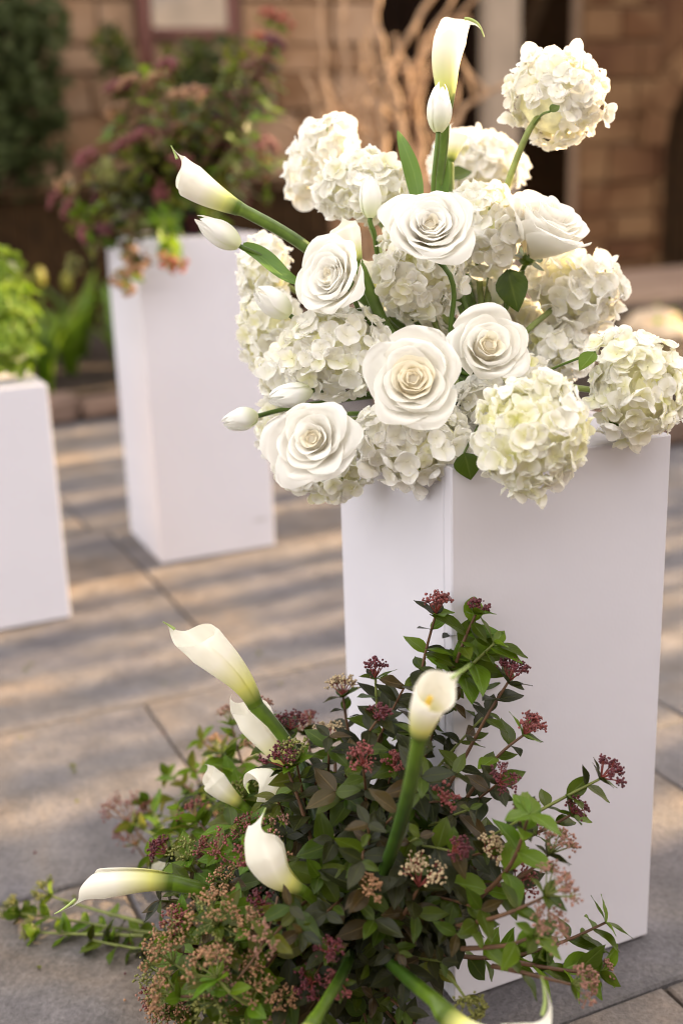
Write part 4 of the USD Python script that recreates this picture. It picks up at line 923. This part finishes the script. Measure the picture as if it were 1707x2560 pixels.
# ------------------------------------------------------------------ bare branches standing behind the bouquet
BR = [([(786, -60), (792, 130), (808, 260), (850, 420), (900, 560)], 12, 'pale upright bare branch at the left of the bundle'),
      ([(868, -10), (866, 40), (888, 150), (925, 300), (940, 450)], 13, 'bare branch with golden sunlit stretches in the middle of the bundle'),
      ([(1010, -30), (940, 75), (893, 175), (878, 290), (890, 450)], 14, 'bare branch leaning right across the middle of the bundle'),
      ([(904, 78), (935, 180), (962, 280), (968, 420)], 14, 'thick sawn branch with a pale cut end'),
      ([(700, 165), (722, 230), (752, 300), (800, 400), (870, 520)], 12, 'bare branch at the far left with a sunlit middle'),
      ([(652, 272), (690, 300), (740, 345), (820, 430)], 12, 'short branch leaning out lowest at left'),
      ([(1180, 175), (1120, 215), (1075, 240), (1035, 300), (990, 420)], 12, 'branch leaning far right behind the hydrangea'),
      ([(1075, 40), (1010, 60), (975, 130), (960, 260), (950, 420)], 12, 'bare branch bending right at the top'),
      ([(874, 230), (872, 300), (876, 380), (895, 500)], 13, 'golden lit stump of a branch in the middle'),
      ([(745, 205), (760, 260), (790, 340), (840, 440)], 10, 'thin branch beside the far left one'),
      ([(1058, 180), (1040, 235), (1010, 330), (980, 430)], 11, 'branch with a knobbly end beside the tallest calla'),
      ([(1060, -40), (1000, 60), (955, 150), (925, 330), (920, 450)], 9, 'slender branch crossing the dark doorway'),
      ([(830, 90), (835, 200), (850, 320), (880, 450)], 10, 'pale branch just left of the middle'),
      ([(732, -20), (742, 100), (748, 190), (790, 330), (850, 480)], 10, 'pinkish thin branch left of the others')]
rng = np.random.default_rng(31)
foot = V(930, 480, 4.5); foot[2] = 0.0
for i, (pts_, r_, lab) in enumerate(BR):
    dep = 4.5 + rng.uniform(-0.22, 0.22); P = [V(x, y, dep) for x, y in pts_]
    xl = pts_[-1][0]; low = V(930 + 0.6 * (xl - 930), 480, 4.5 + rng.uniform(-0.1, 0.1)); low[2] = 0.0
    P = [np.array(V(x, y, dep)) for x, y in (pts_[0], pts_[len(pts_) // 2], pts_[-1])] if len(pts_) < 5 else P
    C = np.vstack([curve(P, 28), P[-1] + np.linspace(0, 1, 13)[1:, None] * (low - P[-1])])
    C = C + 0.006 * np.stack([np.sin(np.arange(40) * 0.9 + i), np.cos(np.arange(40) * 1.1 + i), np.zeros(40)], 1)
    t = thing('bare_branch', lab, 'branch', low)
    kk = PX * dep / F_PX
    rad = 0.66 * r_ * kk * np.linspace(0.62, 1.35, 40) * (1 + 0.10 * np.sin(np.arange(40) * 1.7 + i))
    part('trunk', tube(C, rad, 9), 'bark', t)
    for j in range(2):
        s = rng.integers(6, 20); d = unit(rng.normal(0, 1, 3) + [0, 0, 0.8]); q = C[s]
        part('twig', tube(curve([q, q + d * 0.10 + rng.normal(0, 0.015, 3), q + d * rng.uniform(0.16, 0.3) + [0, 0, 0.04]], 8), np.linspace(0.009, 0.005, 8), 6), 'bark', t)

# ------------------------------------------------------------------ planting bed along the wall
BK = 4.87
bed = thing('planting_bed', 'dark planting bed behind the paving, edged with rough stones', 'planting bed', AB(0, 5.4, 0))
rng = np.random.default_rng(41)
nx, ny = 60, 22
gx, gy = np.meshgrid(np.linspace(-3.2, 2.45, nx), np.linspace(BK + 0.12, 7.25, ny)); P = gx.ravel()[:, None] * AX + gy.ravel()[:, None] * BX
P[:, 2] = 0.055 + 0.05 * fbm(np.stack([gx.ravel() * 5, gy.ravel() * 5, gx.ravel() * 0], 1), 4, 2) + 0.04 * (gy.ravel() - BK)
part('soil', (P, grid_faces(nx - 1, ny - 1)), 'soil', bed)
a = -3.2
while a < 2.4:
    w = rng.uniform(0.2, 0.42)
    part('edging_stone', cbox((a + 0.004, BK - rng.uniform(0, 0.015), 0.0), (a + w - 0.004, BK + 0.15, rng.uniform(0.085, 0.125)), 0.02, rng, 0.008), 'kerb_stone', bed, smooth=False); a += w


def strap_plant(seed, a, b, z, n, h, label, group, flowers=0, m=('leaf_light', 'leaf_light', 'leaf_mid'), fm='bud_yellow'):
    rng = np.random.default_rng(seed); p = AB(a, b, z); t = thing('tulip_plant', label, 'garden plant', p, group=group)
    for j in range(n):
        th = rng.uniform(0, 6.28); o = np.array([math.cos(th), math.sin(th), 0]); H = h * rng.uniform(0.6, 1.1); lean = rng.uniform(0.15, 0.6)
        C = curve([p + o * 0.02, p + o * H * lean * 0.4 + [0, 0, H * 0.6], p + o * H * lean + [0, 0, H * rng.uniform(0.8, 1.0)]], 10)
        T, N, B = frames_along(C, o); u, v = uvgrid(2, 9); i = (v * 9).round().astype(int); w = 0.034 * np.sin(np.pi * (0.1 + 0.9 * v ** 0.8)) ** 0.8
        part('leaf', (C[i] + (u * w)[:, None] * B[i] - (0.3 * w * u ** 2)[:, None] * N[i], grid_faces(2, 9), np.stack([u, v], 1)), m[rng.integers(len(m))], t)
    for j in range(flowers):
        q = p + np.array([rng.normal(0, 0.05), rng.normal(0, 0.05), h * rng.uniform(0.85, 1.2)])
        part('stem', tube(curve([p, (p + q) / 2 + rng.normal(0, 0.01, 3), q], 6), 0.004, 5), 'stem_green', t)
        part('flower', (np.asarray(ICO2.vertices) * [0.022, 0.022, 0.040] * (1 + 0.12 * np.sin(3 * np.arctan2(np.asarray(ICO2.vertices)[:, 1], np.asarray(ICO2.vertices)[:, 0])))[:, None] + q + [0, 0, 0.03], np.asarray(ICO2.faces)), fm, t)


plain('bud_yellow', (0.26, 0.25, 0.035), 0.5, 0.2, 40, trans=0.3)
GP = 'leafy garden plants in the bed behind the low pedestal'
for i, (a, b, fl) in enumerate([(0.55, 5.15, 1), (0.75, 5.35, 2), (0.95, 5.15, 1), (1.12, 5.45, 1), (1.30, 5.2, 0), (0.62, 5.65, 1), (0.95, 5.75, 1), (1.25, 5.8, 0), (0.35, 5.3, 1), (1.45, 5.5, 0), (0.15, 5.2, 0), (-0.1, 5.3, 1), (1.62, 5.25, 0), (1.9, 5.3, 0)]):
    strap_plant(1000 + i, a, b, 0.08, 15, 0.42, 'leafy green spring plant with pale yellow buds in the bed between the two rear pedestals', GP, fl)

# ------------------------------------------------------------------ the courtyard facade
WB = 7.3


def ap(x, y=300, b=WB):                                         # along-wall position and height seen at a print point
    return on_plane(x, y, b)


a_win0, a_win1 = ap(318, 60)[0], ap(545, 60)[0]
z_sill = ap(430, 88)[1]
a_d0, a_post0, a_post1, a_pier0, a_pier1 = ap(868)[0], ap(1116)[0], ap(1192)[0], ap(1325)[0], ap(1506)[0]
facade = thing('stone_building', 'brown sandstone building front closing the courtyard behind the flowers', 'building', AB((a_d0 + a_pier0) / 2, WB, 0))
rng = np.random.default_rng(51)


def stones(a0, a1, z0, z1, m, b=WB, hmin=0.15, hmax=0.26, wmin=0.28, wmax=0.62, holes=()):
    z = z0
    while z < z1 - 0.02:
        h = min(rng.uniform(hmin, hmax), z1 - z)
        if z1 - z - h < 0.08: h = z1 - z
        segs = [(a0, a1)]
        for (h0, h1, hz0, hz1) in holes:
            if z + h > hz0 + 0.01 and z < hz1 - 0.01:
                segs = [s for (p, q) in segs for s in ((p, min(q, h0)), (max(p, h1), q)) if s[1] - s[0] > 0.03]
        for (p, q) in segs:
            x = p
            while x < q - 0.01:
                w = rng.uniform(wmin, wmax)
                if q - x - w < 0.15: w = q - x
                part('stone', cbox((x + 0.006, b - 0.03 - rng.uniform(0, 0.022), z + 0.006), (x + w - 0.006, b + 0.10, z + h - 0.006), 0.012, rng, 0.005), m, facade, smooth=False)
                x += w
        z += h


def bbox(lo, hi, c=0.004): return cbox(lo, hi, c)


aL = -2.6
part('wall_core', bbox((aL, WB, -0.05), (a_d0, WB + 0.5, 5.2)), 'mortar', facade, smooth=False)
stones(aL, a_d0, 0.0, 3.0, 'wall_stone', holes=[(a_win0 - 0.02, a_win1 + 0.02, z_sill - 0.03, 4.0)])
part('wall_core', bbox((a_pier0, WB, -0.05), (a_pier1, WB + 0.10, 5.2)), 'mortar', facade, smooth=False)
stones(a_pier0, a_pier1, 0.0, 3.0, 'pier_stone', wmin=0.22, wmax=0.5)
part('upper_wall', bbox((aL, WB - 0.02, 3.0), (a_d0 - 0.001, WB - 0.001, 5.2)), 'render_wall', facade, smooth=False)
# window
wn = part('window', bbox((a_win0, WB - 0.05, z_sill), (a_win0 + 0.055, WB - 0.002, z_sill + 1.5)), 'frame_red', facade, smooth=False)
part('frame_bar', bbox((a_win1 - 0.07, WB - 0.05, z_sill), (a_win1, WB - 0.002, z_sill + 1.5)), 'frame_red', wn, smooth=False)
part('frame_bar', bbox((a_win0 + 0.076, WB - 0.05, z_sill), (a_win1 - 0.071, WB - 0.002, z_sill + 0.055)), 'frame_red', wn, smooth=False)
part('frame_bar', bbox((a_win0 + 0.076, WB - 0.05, z_sill + 0.75), (a_win1 - 0.071, WB - 0.002, z_sill + 0.79)), 'frame_red', wn, smooth=False)
part('pane', bbox((a_win0 + 0.076, WB - 0.030, z_sill + 0.056), (a_win1 - 0.071, WB - 0.022, z_sill + 0.749)), 'pane_glass', wn, smooth=False)
part('pane', bbox((a_win0 + 0.076, WB - 0.030, z_sill + 0.791), (a_win1 - 0.071, WB - 0.022, z_sill + 1.5)), 'pane_glass', wn, smooth=False)
# the dark porch: posts, brace, back wall with door
part('porch_wall', bbox((a_d0 - 0.3, WB + 1.30, -0.05), (a_pier1 + 0.2, WB + 1.5, 5.2)), 'timber_dark', facade, smooth=False)
part('porch_ceiling', bbox((a_d0, WB + 0.0, 3.4), (a_pier0, WB + 1.3, 3.6)), 'timber_dark', facade, smooth=False)
x = a_d0 + 0.05
while x < a_pier0 - 0.05:
    part('door_board', bbox((x, WB + 1.255 - rng.uniform(0, 0.01), 0.02), (x + 0.155, WB + 1.298, 3.3)), 'timber_door', facade, smooth=False); x += 0.162
part('porch_post', bbox((a_post0, WB - 0.02, 0.0), (a_post1, WB + 0.10, 3.4), 0.015), 'post_grey', facade, smooth=False)
part('post_base', bbox((a_post0 - 0.03, WB - 0.05, 0.0), (a_post1 + 0.03, WB - 0.021, 0.22), 0.01), 'post_grey', facade, smooth=False)
q0 = np.array(ap(1275, -40)); q1 = np.array(ap(1185, 190))
P = np.array([AB(q0[0], WB + 0.12, q0[1]), AB(q1[0], WB + 0.12, q1[1])])
part('brace', tube(P, 0.055, 4), 'timber_dark', facade, smooth=False)
part('porch_floor', bbox((a_d0 - 0.3, WB - 0.1, -0.04), (a_pier0 - 0.001, WB + 1.25, 0.03)), 'step_stone', facade, smooth=False)
# the arch at the far right
ac, zc, ri = ap(1510)[0] + 0.62, ap(1540, 330)[1], 0.60
for k in range(9):
    z0 = k * zc / 9
    part('jamb_stone', bbox((a_pier1 + 0.002, WB - 0.07 - rng.uniform(0, 0.01), z0 + 0.004), (ac - ri, WB + 0.3, z0 + zc / 9 - 0.004), 0.01), 'pier_stone', facade, smooth=False)
for k in range(9):
    t0, t1 = math.pi * (1 - k / 9.0), math.pi * (1 - (k + 0.94) / 9.0); pr = []
    for tt in (t0, (t0 + t1) / 2, t1):
        for rr in (ri, ri + 0.2):
            for bb in (WB - 0.07, WB + 0.3): pr.append(AB(ac + rr * math.cos(tt), bb, zc + rr * math.sin(tt)))
    h_ = trimesh.convex.convex_hull(np.array(pr)); part('arch_stone', (np.array(h_.vertices), np.array(h_.faces)), 'pier_stone', facade, smooth=False)
for k in range(8):
    part('arch_door_board', bbox((ac - ri + k * 0.15 + 0.003, WB + 0.22, 0.0), (ac - ri + k * 0.15 + 0.147, WB + 0.26, zc + 0.82)), 'timber_dark', facade, smooth=False)
part('wall_core', bbox((ac + ri + 0.2, WB + 0.001, -0.05), (ac + ri + 1.6, WB + 0.5, 5.2)), 'pier_stone', facade, smooth=False)
from shapely.geometry import box as sbox
sp_ = sbox(a_pier1 + 0.002, zc + 0.001, ac + ri - 0.002 + 0.2, 5.2).difference(Point(ac, zc).buffer(ri + 0.202, 48))
ex = trimesh.creation.extrude_polygon(max(getattr(sp_, 'geoms', [sp_]), key=lambda g: g.area), 0.3, engine='earcut'); ev = np.array(ex.vertices)
part('upper_wall', (ev[:, :1] * AX + (WB + ev[:, 2:]) * BX + ev[:, 1:2] * [0, 0, 1.0], np.array(ex.faces)[:, ::-1]), 'pier_stone', facade, smooth=False)

# stone step and small bed in front of the pier at the right
st = thing('stone_step', 'broad pinkish stone step before the doorway at right', 'step', AB(5.2, 6.5, 0))
for k in range(5):
    part('slab', bbox((2.6 + k * 0.85, 5.95, 0.0), (2.6 + k * 0.85 + 0.842, 7.18, 0.13), 0.012), 'step_stone', st, smooth=False)
rb = thing('corner_bed', 'low stone edged bed of bare brown soil at the right edge', 'planting bed', AB(3.6, 4.2, 0))
nx, ny = 30, 26
gx, gy = np.meshgrid(np.linspace(2.35, 5.2, nx), np.linspace(3.42, 5.7, ny)); P = gx.ravel()[:, None] * AX + gy.ravel()[:, None] * BX
P[:, 2] = 0.09 + 0.06 * fbm(np.stack([gx.ravel() * 5, gy.ravel() * 5, gx.ravel() * 0], 1), 4, 9)
part('soil', (P, grid_faces(nx - 1, ny - 1)), 'soil', rb)
a = 2.25
while a < 5.2:
    w = rng.uniform(0.22, 0.4); part('edging_stone', cbox((a + 0.004, 3.30, 0), (a + w - 0.004, 3.45, rng.uniform(0.10, 0.15)), 0.02, rng, 0.008), 'kerb_stone', rb, smooth=False); a += w
b_ = 3.46
while b_ < 5.7:
    w = rng.uniform(0.22, 0.4); part('edging_stone', cbox((2.22, b_ + 0.004, 0), (2.36, b_ + w - 0.004, rng.uniform(0.10, 0.15)), 0.02, rng, 0.008), 'kerb_stone', rb, smooth=False); b_ += w
for i, (x, y, r_, lab) in enumerate([(1505, 745, 0.095, 'rounded pale boulder catching the sun behind the right-hand hydrangea'), (1530, 768, 0.075, 'smaller sunlit boulder beside the rounded one'), (1470, 752, 0.06, 'small dark stone beside the boulders')]):
    d = V(x, y, 1.0) - EYE; c = EYE + d * ((0.20 - EYE_H) / d[2]); vv = np.asarray(ICO2.vertices)
    vv = vv * (0.8 + 0.4 * fbm(vv * 1.5 + i, 3, i)[:, None]) * [r_ * 1.4, r_ * 1.1, r_ * 0.8]
    solo('boulder', (vv + c, np.asarray(ICO2.faces)), 'boulder', lab, 'boulder')
for i, (a, b) in enumerate([(3.55, 4.35), (3.8, 4.6), (3.3, 4.7)]):
    strap_plant(1100 + i, a, b, 0.12, 9, 0.2, 'low green plant in the bare bed at the right edge', 'plants in the right-hand bed')

# low board fence and climbers at the left
z_f = on_plane(60, 455, 6.55)[1]
fe = thing('board_fence', 'dark low board fence in shade behind the garden bed at left', 'fence', AB(0.8, 6.55, 0))
a = -2.2
while a < ap(690)[0] - 0.2:
    part('board', bbox((a + 0.003, 6.55 - rng.uniform(0, 0.008), 0.05), (a + 0.157, 6.575, z_f + rng.uniform(-0.006, 0.006)), 0.004), 'timber_dark', fe, smooth=False); a += 0.16
part('top_rail', bbox((-2.2, 6.50, z_f + 0.008), (a, 6.60, z_f + 0.045), 0.006), 'timber_dark', fe, smooth=False)
pp = thing('red_post', 'red painted post on the wall left of the window', 'post', AB(a_win0 - 0.02, WB - 0.1, 0))
z_p = ap(318, 235)[1]
part('shaft', tube(np.array([AB(ap(300, 100)[0] + 0.06, WB - 0.12, z_p), AB(ap(300, 100)[0] + 0.06, WB - 0.12, 4.0)]), 0.045, 10), 'frame_red', pp)
part('bracket', bbox((ap(300, 100)[0] + 0.03, WB - 0.10, z_p + 0.3), (ap(300, 100)[0] + 0.09, WB - 0.05, z_p + 0.36)), 'frame_red', pp, smooth=False)


def climber(seed, blobs, foot_, label, m, n, L=0.075, name='climbing_plant'):
    """A climber: woody stems and many leaves gathered in uneven clumps."""
    rng = np.random.default_rng(seed); t = thing(name, label, 'climbing plant', foot_); leaves = {k: [] for k in m}; stems = []
    for (c, r) in blobs:
        stems.append(tube(curve([foot_ + rng.normal(0, 0.03, 3) * [1, 1, 0], (foot_ + c) / 2 + rng.normal(0, 0.08, 3), c], 12), np.linspace(0.018, 0.006, 12), 6))
        for j in range(int(n * r / 0.25)):
            d = rng.normal(0, 1, 3); p = c + unit(d) * r * rng.random() ** 0.45 * [1, 1, 1.15]
            leaves[m[rng.integers(len(m))]].append(leaf_mesh(rng, p, unit(rng.normal(0, 1, 3) - [0, 0, 0.4]), unit(rng.normal(0, 0.6, 3) + [0, 0, 0.5] - 0.6 * BX), L * rng.uniform(0.6, 1.2), 0.45, 0.2, 0.3))
    part('stem', join(stems), 'stem_wood', t)
    for k, l in leaves.items():
        if l: part('foliage', join(l), k, t, kind='stuff')


def wp(x, y, b): a_, z_ = on_plane(x, y, b); return AB(a_, b, z_)


climber(61, [(wp(x, y, 7.0), r) for x, y, r in [(20, 40, 0.3), (50, 130, 0.28), (20, 220, 0.3), (60, 300, 0.26), (30, 390, 0.3), (-60, 100, 0.35), (-60, 300, 0.35), (70, 60, 0.2)]], wp(10, 640, 7.0) * [1, 1, 0], 'dark climbing plant on the wall at the upper left edge', ('leaf_rough', 'leaf_rough'), 130)
climber(62, [(wp(x, y, 6.95), r) for x, y, r in [(440, 150, 0.15), (500, 160, 0.22), (460, 210, 0.22), (550, 220, 0.2), (250, 90, 0.1), (290, 160, 0.14)]], wp(470, 640, 6.95) * [1, 1, 0], 'green shrub growing up in front of the red framed window', ('leaf_rough', 'leaf_rough', 'leaf_olive'), 80)

# ------------------------------------------------------------------ timber screen that breaks the low sun into stripes, right of the picture
SA = 12.5
sc = thing('timber_screen', 'tall timber slat screen standing far to the right of the courtyard', 'screen', AB(SA, 3.0, 0))
gaps = [(-1.2, -1.1), (0.2, 0.32), (1.0, 1.06), (1.90, 1.97), (2.14, 2.20), (2.44, 2.51), (2.65, 2.69), (2.75, 2.80), (2.95, 3.02), (3.09, 3.13), (3.27, 3.33), (3.44, 3.56), (3.84, 3.90), (4.05, 4.10), (4.30, 4.40), (4.60, 4.95), (5.25, 5.32), (5.62, 5.72), (6.05, 6.15)]
b_ = -2.5
rng = np.random.default_rng(77)
for g0, g1 in gaps + [(8.2, 8.3)]:
    n_ = max(1, int(round((g0 - b_) / 0.22)))
    for q in range(n_):
        w = (g0 - b_) / n_
        part('slat', bbox((SA - 0.03 - rng.uniform(0, 0.008), b_ + q * w + 0.001, 0.0), (SA + 0.02, b_ + (q + 1) * w - 0.001, 7.2), 0.003), 'screen_wood', sc, smooth=False)
    b_ = g1
for z in (0.4, 3.4, 6.8):
    part('rail', bbox((SA + 0.022, -2.5, z), (SA + 0.08, 8.2, z + 0.12), 0.004), 'screen_wood', sc, smooth=False)

# the building on the near side of the courtyard, behind the viewer
nb = thing('courtyard_house', 'plain rendered house closing the courtyard behind the viewer', 'building', AB(0, -3.7, 0))
part('wall', bbox((-8, -3.9, -0.05), (8, -3.5, 4.0)), 'render_wall', nb, smooth=False)
part('roof', bbox((-8.3, -4.2, 4.001), (8.3, -3.2, 4.2)), 'timber_dark', nb, smooth=False)
for k in range(5):
    w_ = part('window', bbox((-7 + k * 3, -3.499, 1.0), (-5.8 + k * 3, -3.45, 2.6)), 'post_grey', nb, smooth=False)
    part('pane', bbox((-6.9 + k * 3, -3.449, 1.1), (-5.9 + k * 3, -3.44, 2.5)), 'pane_glass', w_, smooth=False)
